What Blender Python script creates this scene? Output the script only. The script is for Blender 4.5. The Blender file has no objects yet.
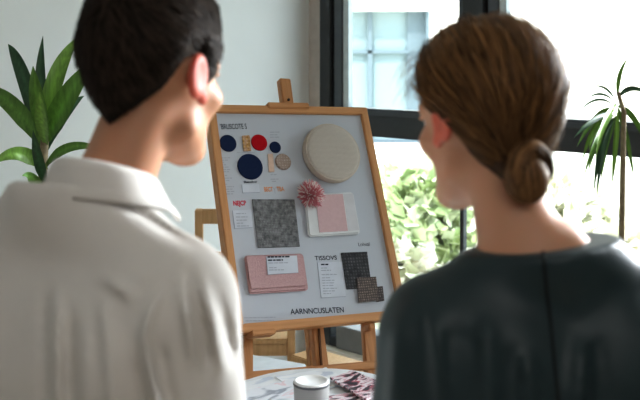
import bpy, bmesh, math, random
import numpy as np
from mathutils import Matrix, Vector, Euler
from math import sin, cos, pi, radians as rad, atan2, sqrt

random.seed(7); RNG = np.random.default_rng(7)
scene = bpy.context.scene
COL = scene.collection
CZ, H0, F = 1.65, 50.0, 1000.0          # eye height, horizon row and focal length (pixels) read off the photograph

def at(px, py, D):
    return Vector(((px-320)/F*D, D, CZ-(py-H0)/F*D))

# ------------------------------------------------------------------ materials
def new_mat(name):
    m = bpy.data.materials.new(name); m.use_nodes = True
    nt = m.node_tree; b = nt.nodes['Principled BSDF']
    return m, nt, b
def N(nt, t, **kw):
    n = nt.nodes.new(t)
    for k, v in kw.items():
        if k in n.inputs: n.inputs[k].default_value = v
        else: setattr(n, k, v)
    return n
def ramp(nt, stops):
    r = nt.nodes.new('ShaderNodeValToRGB'); e = r.color_ramp.elements
    while len(e) < len(stops): e.new(0.5)
    for el, (p, c) in zip(e, stops): el.position = p; el.color = (*c, 1)
    return r
def plain(name, c, rough=.6, c2=None, scale=20, bump=0., bscale=80, metal=0., spec=.4, stretch=(1,1,1), sheen=0.):
    m, nt, b = new_mat(name); L = nt.links.new
    b.inputs['Roughness'].default_value = rough; b.inputs['Metallic'].default_value = metal
    b.inputs['Specular IOR Level'].default_value = spec
    if sheen: b.inputs['Sheen Weight'].default_value = sheen
    tc = N(nt, 'ShaderNodeTexCoord'); mp = N(nt, 'ShaderNodeMapping'); mp.inputs['Scale'].default_value = stretch
    L(tc.outputs['Object'], mp.inputs['Vector'])
    n = N(nt, 'ShaderNodeTexNoise'); n.inputs['Scale'].default_value = scale; n.inputs['Detail'].default_value = 5
    L(mp.outputs[0], n.inputs['Vector'])
    c2 = c2 or tuple(x*.9 for x in c)
    r = ramp(nt, [(.35, c2), (.65, c)]); L(n.outputs['Fac'], r.inputs[0]); L(r.outputs[0], b.inputs['Base Color'])
    if bump:
        n2 = N(nt, 'ShaderNodeTexNoise'); n2.inputs['Scale'].default_value = bscale; n2.inputs['Detail'].default_value = 3
        L(mp.outputs[0], n2.inputs['Vector'])
        bp = N(nt, 'ShaderNodeBump'); bp.inputs['Strength'].default_value = bump; bp.inputs['Distance'].default_value = .003
        L(n2.outputs['Fac'], bp.inputs['Height']); L(bp.outputs[0], b.inputs['Normal'])
    return m
def wood(name, c, c2, axis=2, rough=.45):
    st = [14, 14, 14]; st[axis] = .8
    m, nt, b = new_mat(name); L = nt.links.new
    tc = N(nt, 'ShaderNodeTexCoord'); mp = N(nt, 'ShaderNodeMapping'); mp.inputs['Scale'].default_value = st
    L(tc.outputs['Object'], mp.inputs['Vector'])
    n = N(nt, 'ShaderNodeTexNoise'); n.inputs['Scale'].default_value = 6; n.inputs['Detail'].default_value = 6; n.inputs['Distortion'].default_value = .6
    L(mp.outputs[0], n.inputs['Vector'])
    r = ramp(nt, [(.3, c2), (.7, c)]); L(n.outputs['Fac'], r.inputs[0]); L(r.outputs[0], b.inputs['Base Color'])
    b.inputs['Roughness'].default_value = rough
    bp = N(nt, 'ShaderNodeBump'); bp.inputs['Strength'].default_value = .15; bp.inputs['Distance'].default_value = .002
    L(n.outputs['Fac'], bp.inputs['Height']); L(bp.outputs[0], b.inputs['Normal'])
    return m
def attr_mat(name, rough=.5, sss=0., spec=.4, bump=0., bscale=200, noise=.0, stretch=(1,1,1), sheen=0., nscale=6):
    """base colour from the mesh's own point colours"""
    m, nt, b = new_mat(name); L = nt.links.new
    a = N(nt, 'ShaderNodeAttribute'); a.attribute_name = 'Col'
    b.inputs['Roughness'].default_value = rough; b.inputs['Specular IOR Level'].default_value = spec
    tc = N(nt, 'ShaderNodeTexCoord'); mp = N(nt, 'ShaderNodeMapping'); mp.inputs['Scale'].default_value = stretch
    L(tc.outputs['Object'], mp.inputs['Vector'])
    src = a.outputs['Color']
    if noise:
        n = N(nt, 'ShaderNodeTexNoise'); n.inputs['Scale'].default_value = nscale; n.inputs['Detail'].default_value = 5
        L(mp.outputs[0], n.inputs['Vector'])
        r = ramp(nt, [(.3, (1-noise,)*3), (.7, (1+noise*.4,)*3)]); L(n.outputs['Fac'], r.inputs[0])
        mx = N(nt, 'ShaderNodeMix', data_type='RGBA', blend_type='MULTIPLY'); mx.inputs[0].default_value = 1
        L(src, mx.inputs[6]); L(r.outputs[0], mx.inputs[7]); src = mx.outputs[2]
    L(src, b.inputs['Base Color'])
    if sss:
        b.inputs['Subsurface Weight'].default_value = sss; b.inputs['Subsurface Radius'].default_value = (.012, .004, .002)
        b.inputs['Subsurface Scale'].default_value = 1.0
    if sheen: b.inputs['Sheen Weight'].default_value = sheen
    if bump:
        n2 = N(nt, 'ShaderNodeTexNoise'); n2.inputs['Scale'].default_value = bscale
        L(mp.outputs[0], n2.inputs['Vector'])
        bp = N(nt, 'ShaderNodeBump'); bp.inputs['Strength'].default_value = bump; bp.inputs['Distance'].default_value = .002
        L(n2.outputs['Fac'], bp.inputs['Height']); L(bp.outputs[0], b.inputs['Normal'])
    return m
def weave(name, c1, c2, scale=400, blotch=None, bscale=30, rough=.9, bump=.6):
    """woven cloth: two crossed waves, optionally blotched"""
    m, nt, b = new_mat(name); L = nt.links.new
    b.inputs['Roughness'].default_value = rough; b.inputs['Specular IOR Level'].default_value = .15
    tc = N(nt, 'ShaderNodeTexCoord')
    ws = []
    for d in ('X', 'Z'):
        w = N(nt, 'ShaderNodeTexWave', wave_type='BANDS', bands_direction=d); w.inputs['Scale'].default_value = scale/20
        w.inputs['Distortion'].default_value = 1.2; w.inputs['Detail'].default_value = 2; L(tc.outputs['Object'], w.inputs['Vector']); ws.append(w)
    mu = N(nt, 'ShaderNodeMath', operation='MULTIPLY'); L(ws[0].outputs['Fac'], mu.inputs[0]); L(ws[1].outputs['Fac'], mu.inputs[1])
    r = ramp(nt, [(.1, c2), (.6, c1)]); L(mu.outputs[0], r.inputs[0]); src = r.outputs[0]
    if blotch:
        n = N(nt, 'ShaderNodeTexNoise'); n.inputs['Scale'].default_value = bscale; n.inputs['Detail'].default_value = 6; n.inputs['Roughness'].default_value = .7
        L(tc.outputs['Object'], n.inputs['Vector'])
        r2 = ramp(nt, [(.36, (0, 0, 0)), (.62, (1, 1, 1))]); L(n.outputs['Fac'], r2.inputs[0])
        mx = N(nt, 'ShaderNodeMix', data_type='RGBA'); L(r2.outputs[0], mx.inputs[0]); mx.inputs[6].default_value = (*blotch, 1); L(src, mx.inputs[7]); src = mx.outputs[2]
    L(src, b.inputs['Base Color'])
    bp = N(nt, 'ShaderNodeBump'); bp.inputs['Strength'].default_value = bump; bp.inputs['Distance'].default_value = .001
    L(mu.outputs[0], bp.inputs['Height']); L(bp.outputs[0], b.inputs['Normal'])
    return m
def glass_mat(name, tint=(.96, .985, .99), refl=.06):
    m = bpy.data.materials.new(name); m.use_nodes = True; nt = m.node_tree; nt.nodes.clear(); L = nt.links.new
    t = N(nt, 'ShaderNodeBsdfTransparent'); t.inputs[0].default_value = (*tint, 1)
    g = N(nt, 'ShaderNodeBsdfGlossy'); g.inputs['Roughness'].default_value = .02
    lw = N(nt, 'ShaderNodeLayerWeight'); pw = N(nt, 'ShaderNodeMath', operation='POWER'); L(lw.outputs['Facing'], pw.inputs[0]); pw.inputs[1].default_value = 4
    fr = N(nt, 'ShaderNodeMath', operation='MULTIPLY_ADD'); L(pw.outputs[0], fr.inputs[0]); fr.inputs[1].default_value = .45; fr.inputs[2].default_value = .02
    mx = N(nt, 'ShaderNodeMixShader'); L(fr.outputs[0], mx.inputs[0]); L(t.outputs[0], mx.inputs[1]); L(g.outputs[0], mx.inputs[2])
    o = N(nt, 'ShaderNodeOutputMaterial'); L(mx.outputs[0], o.inputs[0])
    return m

M = {}
M['wall'] = plain('plaster', (.79, .805, .815), .9, (.765, .78, .79), 3, .05, 60)
M['wall_dim'] = plain('grey_plaster', (.36, .355, .35), .9, (.34, .335, .33), 3, .05, 60)  # unseen walls, grey chosen to cut bounce light on the backs
M['reveal'] = plain('warm_plaster', (.62, .57, .53), .9)
M['ceiling'] = plain('ceiling_paint', (.82, .82, .81), .9)
M['floor'] = wood('oak_floor', (.60, .50, .38), (.5, .41, .31), 0)
M['frame'] = plain('anthracite', (.058, .064, .07), .45, (.052, .058, .064), 30)
M['frame2'] = plain('anthracite_sash', (.10, .115, .13), .4, (.09, .105, .12), 30)
M['frame3'] = plain('grey_sash', (.24, .25, .26), .5)
M['seal'] = plain('black_gasket', (.008, .008, .009), .7)
M['alu'] = plain('pale_bead', (.62, .70, .73), .35)
M['plinth'] = plain('cream_sill', (.85, .80, .70), .6)
M['glass'] = glass_mat('pane_glass')
M['easel'] = wood('easel_beech', (.58, .295, .125), (.43, .19, .07), 2)
M['easel_h'] = wood('easel_beech_cross', (.58, .295, .125), (.43, .19, .07), 0)
M['rail_v'] = wood('frame_beech', (.62, .325, .14), (.50, .24, .095), 2)
M['rail_h'] = wood('frame_beech_cross', (.62, .325, .14), (.50, .24, .095), 0)
M['chairwood'] = wood('pale_beech', (.72, .47, .25), (.60, .37, .18), 2)
M['panel'] = plain('board_white', (.53, .553, .605), .55, (.52, .543, .595), 4)
M['ink'] = plain('ink', (.02, .025, .045), .7)
M['inkgrey'] = plain('ink_grey', (.42, .44, .50), .7)
M['inkred'] = plain('ink_red', (.62, .03, .06), .7)
M['inkblue'] = plain('ink_blue', (.2, .38, .6), .7)
M['inkor'] = plain('ink_orange', (.75, .33, .16), .7)
M['card'] = plain('card_white', (.62, .645, .71), .6)
M['cardedge'] = plain('card_edge', (.42, .44, .52), .6)
M['navy'] = weave('navy_felt', (.016, .03, .085), (.010, .02, .06), 1500, bump=.3)
M['red'] = weave('red_felt', (.52, .008, .018), (.40, .005, .012), 1500, bump=.3)
M['mustard'] = weave('mustard_braid', (.62, .38, .12), (.38, .2, .05), 500, blotch=(.60, .42, .33), bscale=90)
M['beige'] = plain('beige_leather', (.70, .52, .42), .7, (.64, .46, .36), 60)
M['button'] = weave('beige_knit', (.58, .48, .42), (.38, .3, .26), 700, blotch=(.36, .28, .24), bscale=120)
M['cap'] = weave('oat_knit', (.66, .60, .54), (.50, .45, .40), 1500, bump=1.0)
M['capband'] = plain('oat_band', (.60, .53, .46), .9, (.52, .45, .38), 40, .4, 300)
M['marble'] = weave('grey_blotched_cloth', (.32, .32, .325), (.25, .25, .255), 1200, blotch=(.11, .11, .115), bscale=70)
M['tweed'] = weave('charcoal_tweed', (.15, .15, .158), (.07, .07, .075), 620, blotch=(.045, .045, .05), bscale=45)
M['tweed2'] = weave('brown_tweed', (.40, .32, .28), (.14, .115, .105), 800, blotch=(.10, .085, .085), bscale=160)
M['tweed3'] = weave('grey_tweed', (.30, .26, .245), (.10, .09, .095), 800, blotch=(.07, .06, .06), bscale=160)
M['tray'] = plain('glazed_white', (.72, .725, .735), .3)
M['pink'] = plain('pink_card', (.62, .44, .45), .7, (.59, .41, .42), 120)
M['pinkp'] = plain('pink_felt', (.57, .375, .375), .85, (.52, .33, .335), 200, .4, 500)
M['cover'] = plain('clear_film', (.66, .65, .68), .25)
M['white'] = plain('white_top', (.83, .84, .87), .4)
M['tablebase'] = plain('table_base', (.6, .6, .62), .4)
M['mug'] = plain('mug_shaded', (.40, .39, .385), .45)  # shade on the cup's side is put into this body colour
M['muglid'] = plain('lid_white', (.9, .9, .9), .4)
M['mugrim'] = plain('rim_dark', (.12, .12, .13), .4)
M['pot'] = plain('pot_white', (.78, .77, .75), .4)
M['soil'] = plain('soil', (.06, .04, .03), .95, bump=.6)
M['cane'] = plain('cane', (.30, .25, .16), .8, (.2, .16, .1), 60, .4, 120)
M['skin'] = attr_mat('skin', .48, .30, .35, .06, 350)
M['eye'] = attr_mat('eye', .15)
M['hair_m'] = attr_mat('dark_hair', .55, 0, .08)
M['hair_w'] = attr_mat('brown_hair', .48, 0, .12)
M['shirt'] = plain('off_white_cotton', (.73, .705, .675), .9, (.69, .665, .635), 12, .25, 500, spec=.2, sheen=.1)
M['dress'] = plain('dark_teal_satin', (.029, .049, .055), .42, (.025, .043, .048), 9, .15, 300, spec=.3)
M['trouser'] = plain('grey_trousers', (.09, .09, .10), .9)
M['shoe'] = plain('black_shoe', (.02, .02, .02), .4)
M['grass'] = plain('pale_paving', (.78, .74, .66), .9, (.6, .6, .46), .9)
M['brick'] = None
def brick():
    m, nt, b = new_mat('cream_brick'); L = nt.links.new
    tc = N(nt, 'ShaderNodeTexCoord'); mp = N(nt, 'ShaderNodeMapping'); mp.inputs['Rotation'].default_value = (rad(90), 0, 0); L(tc.outputs['Object'], mp.inputs['Vector'])
    t = N(nt, 'ShaderNodeTexBrick'); t.inputs['Color1'].default_value = (.86, .78, .72, 1); t.inputs['Color2'].default_value = (.80, .70, .64, 1); t.inputs['Mortar'].default_value = (.9, .86, .82, 1)
    t.inputs['Scale'].default_value = 3.2; t.inputs['Mortar Size'].default_value = .02; L(mp.outputs[0], t.inputs['Vector']); L(t.outputs[0], b.inputs['Base Color']); b.inputs['Roughness'].default_value = .9
    return m
M['brick'] = brick()
M['concrete'] = plain('white_render', (.88, .88, .87), .9)
M['bframe'] = plain('bluegrey_frame', (.15, .19, .215), .5)
M['bglass'] = plain('pale_blue_glass', (.27, .33, .345), .15, (.245, .31, .33), 1.2)
M['print'] = None
def printed(name, cols, scale, seedv):
    m, nt, b = new_mat(name); L = nt.links.new
    tc = N(nt, 'ShaderNodeTexCoord'); mp = N(nt, 'ShaderNodeMapping'); mp.inputs['Location'].default_value = (seedv, seedv*.7, 0); mp.inputs['Scale'].default_value = (1, 2.2, 1); L(tc.outputs['Object'], mp.inputs['Vector'])
    n = N(nt, 'ShaderNodeTexNoise'); n.inputs['Scale'].default_value = scale; n.inputs['Detail'].default_value = 3; n.inputs['Distortion'].default_value = 1.5; L(mp.outputs[0], n.inputs['Vector'])
    r = ramp(nt, cols); L(n.outputs['Fac'], r.inputs[0]); L(r.outputs[0], b.inputs['Base Color']); b.inputs['Roughness'].default_value = .35
    return m
M['print_dark'] = printed('floral_print', [(.32, (.02, .02, .03)), (.43, (.05, .045, .06)), (.455, (.55, .08, .14)), (.49, (.80, .74, .76)), (.55, (.78, .70, .73)), (.58, (.70, .35, .42)), (.61, (.04, .04, .055))], 13, 3.1)
M['print_pale'] = printed('pale_print', [(.34, (.35, .38, .45)), (.42, (.80, .82, .87)), (.55, (.84, .85, .90)), (.60, (.82, .62, .66)), (.68, (.80, .80, .85))], 7, 1.3)
M['paper'] = printed('printed_paper', [(.38, (.62, .67, .76)), (.46, (.86, .88, .92)), (.7, (.88, .89, .92))], 9, 5.0)

# ------------------------------------------------------------------ object helpers
def tag(o, label=None, cat=None, group=None, kind=None):
    if label: o['label'] = label
    if cat: o['category'] = cat
    if group: o['group'] = group
    if kind: o['kind'] = kind
    return o
def link(o, parent=None, mw=None):
    COL.objects.link(o)
    if parent is not None: o.parent = parent
    if mw is not None: o.matrix_world = mw if parent is None else o.matrix_world
    return o
def empty(name, mw=None):
    o = bpy.data.objects.new(name, None); COL.objects.link(o); o.empty_display_size = .05
    if mw is not None: o.matrix_world = mw
    return o
def ident(): return Matrix.Identity(4)
class MB:
    def __init__(s): s.bm = bmesh.new()
    def box(s, c, d, rot=None):
        r = bmesh.ops.create_cube(s.bm, size=1)
        m = Matrix.Translation(c) @ (rot.to_4x4() if rot is not None else ident()) @ Matrix.Diagonal((*d, 1))
        bmesh.ops.transform(s.bm, matrix=m, verts=r['verts']); return s
    def beam(s, a, b, w, t, up=Vector((0, 1, 0))):
        """square bar from a to b, w wide, t thick along up"""
        a, b = Vector(a), Vector(b); z = (b-a).normalized(); y = (up - z*up.dot(z)).normalized(); x = y.cross(z)
        R = Matrix((x, y, z)).transposed()
        return s.box((a+b)/2, (w, t, (b-a).length), R)
    def lathe(s, prof, seg=48, c=(0, 0, 0), R=None):
        """profile [(r,h)] turned about local z"""
        R = R or Matrix.Identity(3); c = Vector(c); rings = []
        for r, h in prof:
            if r < 1e-6: rings.append([s.bm.verts.new(c + R @ Vector((0, 0, h)))])
            else: rings.append([s.bm.verts.new(c + R @ Vector((r*cos(2*pi*i/seg), r*sin(2*pi*i/seg), h))) for i in range(seg)])
        for A, B in zip(rings, rings[1:]):
            for i in range(seg):
                j = (i+1) % seg
                if len(A) == 1 and len(B) == 1: continue
                if len(A) == 1: s.bm.faces.new((A[0], B[j], B[i]))
                elif len(B) == 1: s.bm.faces.new((A[i], A[j], B[0]))
                else: s.bm.faces.new((A[i], A[j], B[j], B[i]))
        return s
    def prism(s, pts, a, b, axis=1):
        """polygon pts (2-D) extruded from a to b along axis"""
        def mk(p, h):
            v = [p[0], p[1]]; v.insert(axis, h); return s.bm.verts.new(v)
        A = [mk(p, a) for p in pts]; B = [mk(p, b) for p in pts]; n = len(pts)
        s.bm.faces.new(A); s.bm.faces.new(B[::-1])
        for i in range(n): s.bm.faces.new((A[i], B[i], B[(i+1) % n], A[(i+1) % n]))
        return s
    def tube(s, pts, rads, seg=10):
        pts = [Vector(p) for p in pts]; rings = []
        for i, p in enumerate(pts):
            t = (pts[min(i+1, len(pts)-1)] - pts[max(i-1, 0)]).normalized()
            x = t.cross(Vector((.3, .9, .1))).normalized(); y = t.cross(x)
            r = rads[i] if hasattr(rads, '__len__') else rads
            rings.append([s.bm.verts.new(p + (x*cos(2*pi*k/seg)+y*sin(2*pi*k/seg))*r) for k in range(seg)])
        for A, B in zip(rings, rings[1:]):
            for k in range(seg): s.bm.faces.new((A[k], A[(k+1) % seg], B[(k+1) % seg], B[k]))
        s.bm.faces.new(rings[0][::-1]); s.bm.faces.new(rings[-1]); return s
    def build(s, name, mat, parent=None, bevel=0., smooth=False, mw=None, seg=2, ang=30):
        bmesh.ops.recalc_face_normals(s.bm, faces=s.bm.faces)
        if bevel:
            es = [e for e in s.bm.edges if len(e.link_faces) == 2 and e.calc_face_angle(0) > rad(ang)]
            bmesh.ops.bevel(s.bm, geom=es, offset=bevel, segments=seg, affect='EDGES', clamp_overlap=True)
        me = bpy.data.meshes.new(name); s.bm.to_mesh(me); s.bm.free()
        for m in (mat if isinstance(mat, (list, tuple)) else [mat]): me.materials.append(m)
        if smooth or bevel:
            me.polygons.foreach_set('use_smooth', [True]*len(me.polygons))
            if not smooth or bevel: me.set_sharp_from_angle(angle=rad(40))
        o = bpy.data.objects.new(name, me); COL.objects.link(o)
        if parent is not None: o.parent = parent
        elif mw is not None: o.matrix_world = mw
        return o
def raw_mesh(name, V, Q, mat, parent=None, cols=None, smooth=True, mw=None):
    me = bpy.data.meshes.new(name); V = np.asarray(V, np.float32); Q = np.asarray(Q, np.int32); k = Q.shape[1]
    me.vertices.add(len(V)); me.vertices.foreach_set('co', V.ravel())
    me.loops.add(Q.size); me.loops.foreach_set('vertex_index', Q.ravel())
    me.polygons.add(len(Q)); me.polygons.foreach_set('loop_start', np.arange(0, Q.size, k, dtype=np.int32))
    me.update(calc_edges=True); me.validate()
    if smooth: me.polygons.foreach_set('use_smooth', np.ones(len(me.polygons), bool))
    if cols is not None:
        a = me.color_attributes.new('Col', 'FLOAT_COLOR', 'POINT')
        c = np.ones((len(V), 4), np.float32); c[:, :3] = cols; a.data.foreach_set('color', c.ravel())
    me.materials.append(mat)
    o = bpy.data.objects.new(name, me); COL.objects.link(o)
    if parent is not None: o.parent = parent
    elif mw is not None: o.matrix_world = mw
    return o
def rounded(x0, z0, x1, z1, r, n=6):
    P = []
    for cx, cz, a0 in ((x1-r, z1-r, 0), (x0+r, z1-r, 90), (x0+r, z0+r, 180), (x1-r, z0+r, 270)):
        for i in range(n+1):
            a = rad(a0 + 90*i/n); P.append((cx+r*cos(a), cz+r*sin(a)))
    return P
def round_poly(pts, r, n=5):
    """quad with rounded corners"""
    out = []; pts = [Vector(p) for p in pts]; k = len(pts)
    for i in range(k):
        p, a, b = pts[i], pts[i-1], pts[(i+1) % k]
        u = (a-p).normalized()*r; v = (b-p).normalized()*r
        for j in range(n+1):
            t = j/n; q = (1-t)**2*(p+u) + 2*t*(1-t)*p + t*t*(p+v); out.append((q.x, q.y))
    return out

# ------------------------------------------------------------------ implicit surfaces (bodies, hair, clothes)
def smin(a, b, k):
    h = np.clip(.5+.5*(b-a)/k, 0, 1); return b*(1-h)+a*h-k*h*(1-h)
def ell(c, r):
    c = np.array(c, float); r = np.array(r, float)
    def f(x, y, z):
        X, Y, Z = (x-c[0])/r[0], (y-c[1])/r[1], (z-c[2])/r[2]
        k0 = np.sqrt(X*X+Y*Y+Z*Z)+1e-9; k1 = np.sqrt((X/r[0])**2+(Y/r[1])**2+(Z/r[2])**2)+1e-9
        return k0*(k0-1)/k1
    f.bb = (c-r, c+r); return f
def ellR(c, r, R):
    c = np.array(c, float); g = ell((0, 0, 0), r); Rt = np.array(R).T
    def f(x, y, z):
        dx, dy, dz = x-c[0], y-c[1], z-c[2]
        return g(Rt[0, 0]*dx+Rt[0, 1]*dy+Rt[0, 2]*dz, Rt[1, 0]*dx+Rt[1, 1]*dy+Rt[1, 2]*dz, Rt[2, 0]*dx+Rt[2, 1]*dy+Rt[2, 2]*dz)
    m = max(r); f.bb = (c-m, c+m); return f
def cone(a, b, ra, rb):
    a = np.array(a, float); b = np.array(b, float); d = b-a; L2 = d@d
    def f(x, y, z):
        h = np.clip(((x-a[0])*d[0]+(y-a[1])*d[1]+(z-a[2])*d[2])/L2, 0, 1)
        return np.sqrt((x-a[0]-h*d[0])**2+(y-a[1]-h*d[1])**2+(z-a[2]-h*d[2])**2)-(ra+(rb-ra)*h)
    m = max(ra, rb); f.bb = (np.minimum(a, b)-m, np.maximum(a, b)+m); return f
class Field:
    def __init__(s): s.ops = []
    def add(s, f, k=.02, bb=None): s.ops.append((1, f, k, bb or f.bb)); return s
    def sub(s, f, k=.006): s.ops.append((-1, f, k, f.bb)); return s
    def both(s, mk, k=.02, sub=False):
        for sg in (-1, 1): (s.sub if sub else s.add)(mk(sg), k)
        return s
    def __call__(s, x, y, z):
        v = None
        for sg, f, k, bb in s.ops:
            w = f(x, y, z)
            v = w if v is None else (smin(v, w, k) if sg > 0 else -smin(-v, w, k))
        return v
    def grid(s, xs, ys, zs, pad=.05):
        v = np.full((len(xs), len(ys), len(zs)), .2, np.float32)
        for sg, f, k, bb in s.ops:
            sl = []
            for A, lo, hi in zip((xs, ys, zs), bb[0], bb[1]):
                sl.append(slice(int(np.searchsorted(A, lo-pad)), int(np.searchsorted(A, hi+pad))))
            if any(q.stop <= q.start for q in sl): continue
            X, Y, Z = xs[sl[0]][:, None, None], ys[sl[1]][None, :, None], zs[sl[2]][None, None, :]
            w = f(X, Y, Z).astype(np.float32); q = tuple(sl)
            v[q] = smin(v[q], w, k) if sg > 0 else -smin(-v[q], w, k)
        return v
def nets(xs, ys, zs, Fv):
    S = Fv < 0; n = [len(xs)-1, len(ys)-1, len(zs)-1]
    off = [(i, j, k) for i in (0, 1) for j in (0, 1) for k in (0, 1)]
    cnt = np.zeros(n, np.int8)
    for i, j, k in off: cnt += S[i:i+n[0], j:j+n[1], k:k+n[2]]
    act = (cnt > 0) & (cnt < 8); I, J, K = np.nonzero(act)
    idx = np.full(n, -1, np.int64); idx[act] = np.arange(len(I))
    P = np.zeros((len(I), 3)); C = np.zeros(len(I))
    for a in off:
        for ax in range(3):
            if a[ax]: continue
            b = list(a); b[ax] = 1
            f0 = Fv[I+a[0], J+a[1], K+a[2]]; f1 = Fv[I+b[0], J+b[1], K+b[2]]
            m = (f0 < 0) != (f1 < 0); t = np.where(m, f0/np.where(m, f0-f1, 1), 0)
            p0 = np.stack([xs[I+a[0]], ys[J+a[1]], zs[K+a[2]]], 1); p1 = np.stack([xs[I+b[0]], ys[J+b[1]], zs[K+b[2]]], 1)
            P += np.where(m[:, None], p0+t[:, None]*(p1-p0), 0); C += m
    P /= C[:, None]; Q = []
    for ax in range(3):
        s0 = [slice(None)]*3; s1 = [slice(None)]*3; s0[ax] = slice(0, -1); s1[ax] = slice(1, None)
        A, B = S[tuple(s0)], S[tuple(s1)]; i, j, k = np.nonzero(A != B); g = np.stack([i, j, k], 1)
        u, w = (ax+1) % 3, (ax+2) % 3
        ok = (g[:, u] > 0) & (g[:, w] > 0) & (g[:, u] < n[u]) & (g[:, w] < n[w]); g = g[ok]; ins = A[i[ok], j[ok], k[ok]]
        def cell(du, dw):
            h = g.copy(); h[:, u] += du; h[:, w] += dw; return idx[h[:, 0], h[:, 1], h[:, 2]]
        q = np.stack([cell(-1, -1), cell(0, -1), cell(0, 0), cell(-1, 0)], 1); q[~ins] = q[~ins][:, ::-1]; Q.append(q)
    Q = np.concatenate(Q); return P, Q[(Q >= 0).all(1)]
def lap(P, Q, it=2, lam=.5):
    E = np.concatenate([Q[:, [0, 1]], Q[:, [1, 2]], Q[:, [2, 3]], Q[:, [3, 0]]]); E = np.concatenate([E, E[:, ::-1]])
    d = np.bincount(E[:, 0], minlength=len(P))[:, None]
    for _ in range(it):
        s = np.stack([np.bincount(E[:, 0], P[E[:, 1], a], len(P)) for a in range(3)], 1)
        P = P + lam*(s/np.maximum(d, 1)-P)
    return P
def axis(*seg):
    """seg = (start, step, stop) runs joined into one coordinate list"""
    out = []
    for a, st, b in seg: out += list(np.arange(a, b-1e-9, st))
    out.append(seg[-1][2]); return np.array(out)
def sstep(a, b, x):
    t = np.clip((x-a)/(b-a), 0, 1); return t*t*(3-2*t)

# ------------------------------------------------------------------ the room
U2 = Vector((.719, -.695, 0)).normalized()           # along the window wall, to the right and nearer
V2 = Vector((U2.y, -U2.x, 0))                        # along the back wall, to the left and nearer
WA = Vector((.085, 5.0, 0))                          # a point of the window line (s = 0)
RW = Matrix.Translation(WA) @ Matrix((( U2.x, -V2.x, 0), (U2.y, -V2.y, 0), (0, 0, 1))).to_4x4()   # local x along the wall, local y outwards
S0, SL, HC = -.197, 6.0, 2.8
def room_box(name, x0, x1, y0, y1, z0, z1, mat):
    o = MB().box(((x0+x1)/2, (y0+y1)/2, (z0+z1)/2), (x1-x0, y1-y0, z1-z0)).build(name, mat, mw=RW); tag(o, kind='structure'); return o
room_box('floor', S0-.2, S0+SL+.2, -SL-.2, .12, -.1, 0, M['floor'])
room_box('ceiling', S0-.2, S0+SL+.2, -SL-.2, .2, HC, HC+.15, M['ceiling'])
room_box('wall_back', S0-.2, S0, -SL-.2, .12, 0, HC, M['wall'])
room_box('wall_left', S0, S0+SL, -SL-.2, -SL, 0, HC, M['wall_dim'])
room_box('wall_rear', S0+SL, S0+SL+.2, -SL-.2, .12, 0, HC, M['wall_dim'])
WE = 3.4
o = MB().box(((S0-.104)/2, .06, HC/2), (-.104-S0, .12, HC)).box(((WE+S0+SL)/2, .06, HC/2), (S0+SL-WE, .12, HC)).box(((WE-.104)/2, .06, (HC+2.5)/2), (WE+.104, .12, HC-2.5)).build('wall_window', M['reveal'], mw=RW)
tag(o, kind='structure')
o = MB().box(((WE-.104)/2, .02, .085), (WE+.104, .2, .17)).build('trim_1', M['plinth'], bevel=.006, mw=RW); tag(o, kind='structure')

def bar(mb, x0, x1, y0, y1, z0, z1): return mb.box(((x0+x1)/2, (y0+y1)/2, (z0+z1)/2), (x1-x0, y1-y0, z1-z0))
win = empty('window_1', RW); tag(win, kind='structure')
Z0, ZT0, ZT1, Z1 = .17, 1.231, 1.354, 2.5
mb = MB(); bar(mb, -.104, -.03, -.02, .08, Z0, Z1); bar(mb, WE-.08, WE, -.02, .08, Z0, Z1); bar(mb, -.03, WE-.08, -.02, .08, Z1-.08, Z1); bar(mb, -.03, WE-.08, -.02, .08, Z0, Z0+.05)
mb.build('outer_frame', M['frame'], win, bevel=.004)
mb = MB(); bar(mb, -.03, WE-.08, 0, .07, ZT0, ZT1-.02); mb.build('transom', M['frame'], win, bevel=.004)
mb = MB(); bar(mb, -.03, WE-.08, -.012, .06, ZT1-.02, ZT1); mb.build('transom_cap', M['frame2'], win, bevel=.003)
posts = [.781, 2.05]
xs0 = -.03
for i, p in enumerate(posts + [WE-.08]):
    q = p
    mb = MB(); bar(mb, xs0, xs0+.016, .0, .05, ZT1, Z1-.08); mb.build('gasket', M['seal'], win)
    mb = MB(); bar(mb, xs0+.016, xs0+.072, -.008, .06, ZT1, Z1-.08); bar(mb, q-.03, q, -.008, .06, ZT1, Z1-.08); bar(mb, xs0+.072, q-.03, -.008, .06, Z1-.14, Z1-.08); bar(mb, xs0+.072, q-.03, -.008, .06, ZT1, ZT1+.012)
    mb.build('sash', M['frame2'], win, bevel=.004)
    mb = MB(); bar(mb, xs0+.072, xs0+.108, .0, .03, ZT1+.012, Z1-.14); mb.build('glazing_bead', M['alu'], win)
    mb = MB(); bar(mb, xs0+.108, q-.03, .02, .026, ZT1+.01, Z1-.13); mb.build('pane', M['glass'], win)
    if i < len(posts):
        mb = MB(); bar(mb, q, q+.11, -.02, .08, ZT1, Z1-.08); mb.build('mullion', M['frame'], win, bevel=.004)
        mb = MB(); bar(mb, q-.034, q-.014, .005, .035, Z0+.05, ZT0); mb.build('lower_mullion', M['frame'], win, bevel=.003)
        mb = MB(); bar(mb, xs0+.05 if i == 0 else xs0-.12, q-.036, -.03, .06, Z0+.0, Z0+.115); mb.build('bottom_rail', M['frame3'], win, bevel=.003)
    mb = MB(); bar(mb, xs0 if i == 0 else xl, q-.034 if i < len(posts) else q, .017, .023, Z0+.05, ZT0); mb.build('pane', M['glass'], win)
    xs0 = p+.11; xl = p-.014

# ------------------------------------------------------------------ outdoors
o = MB().box((4, 14, -.15), (60, 40, .1)).build('ground', M['grass']); tag(o, kind='structure')
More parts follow.
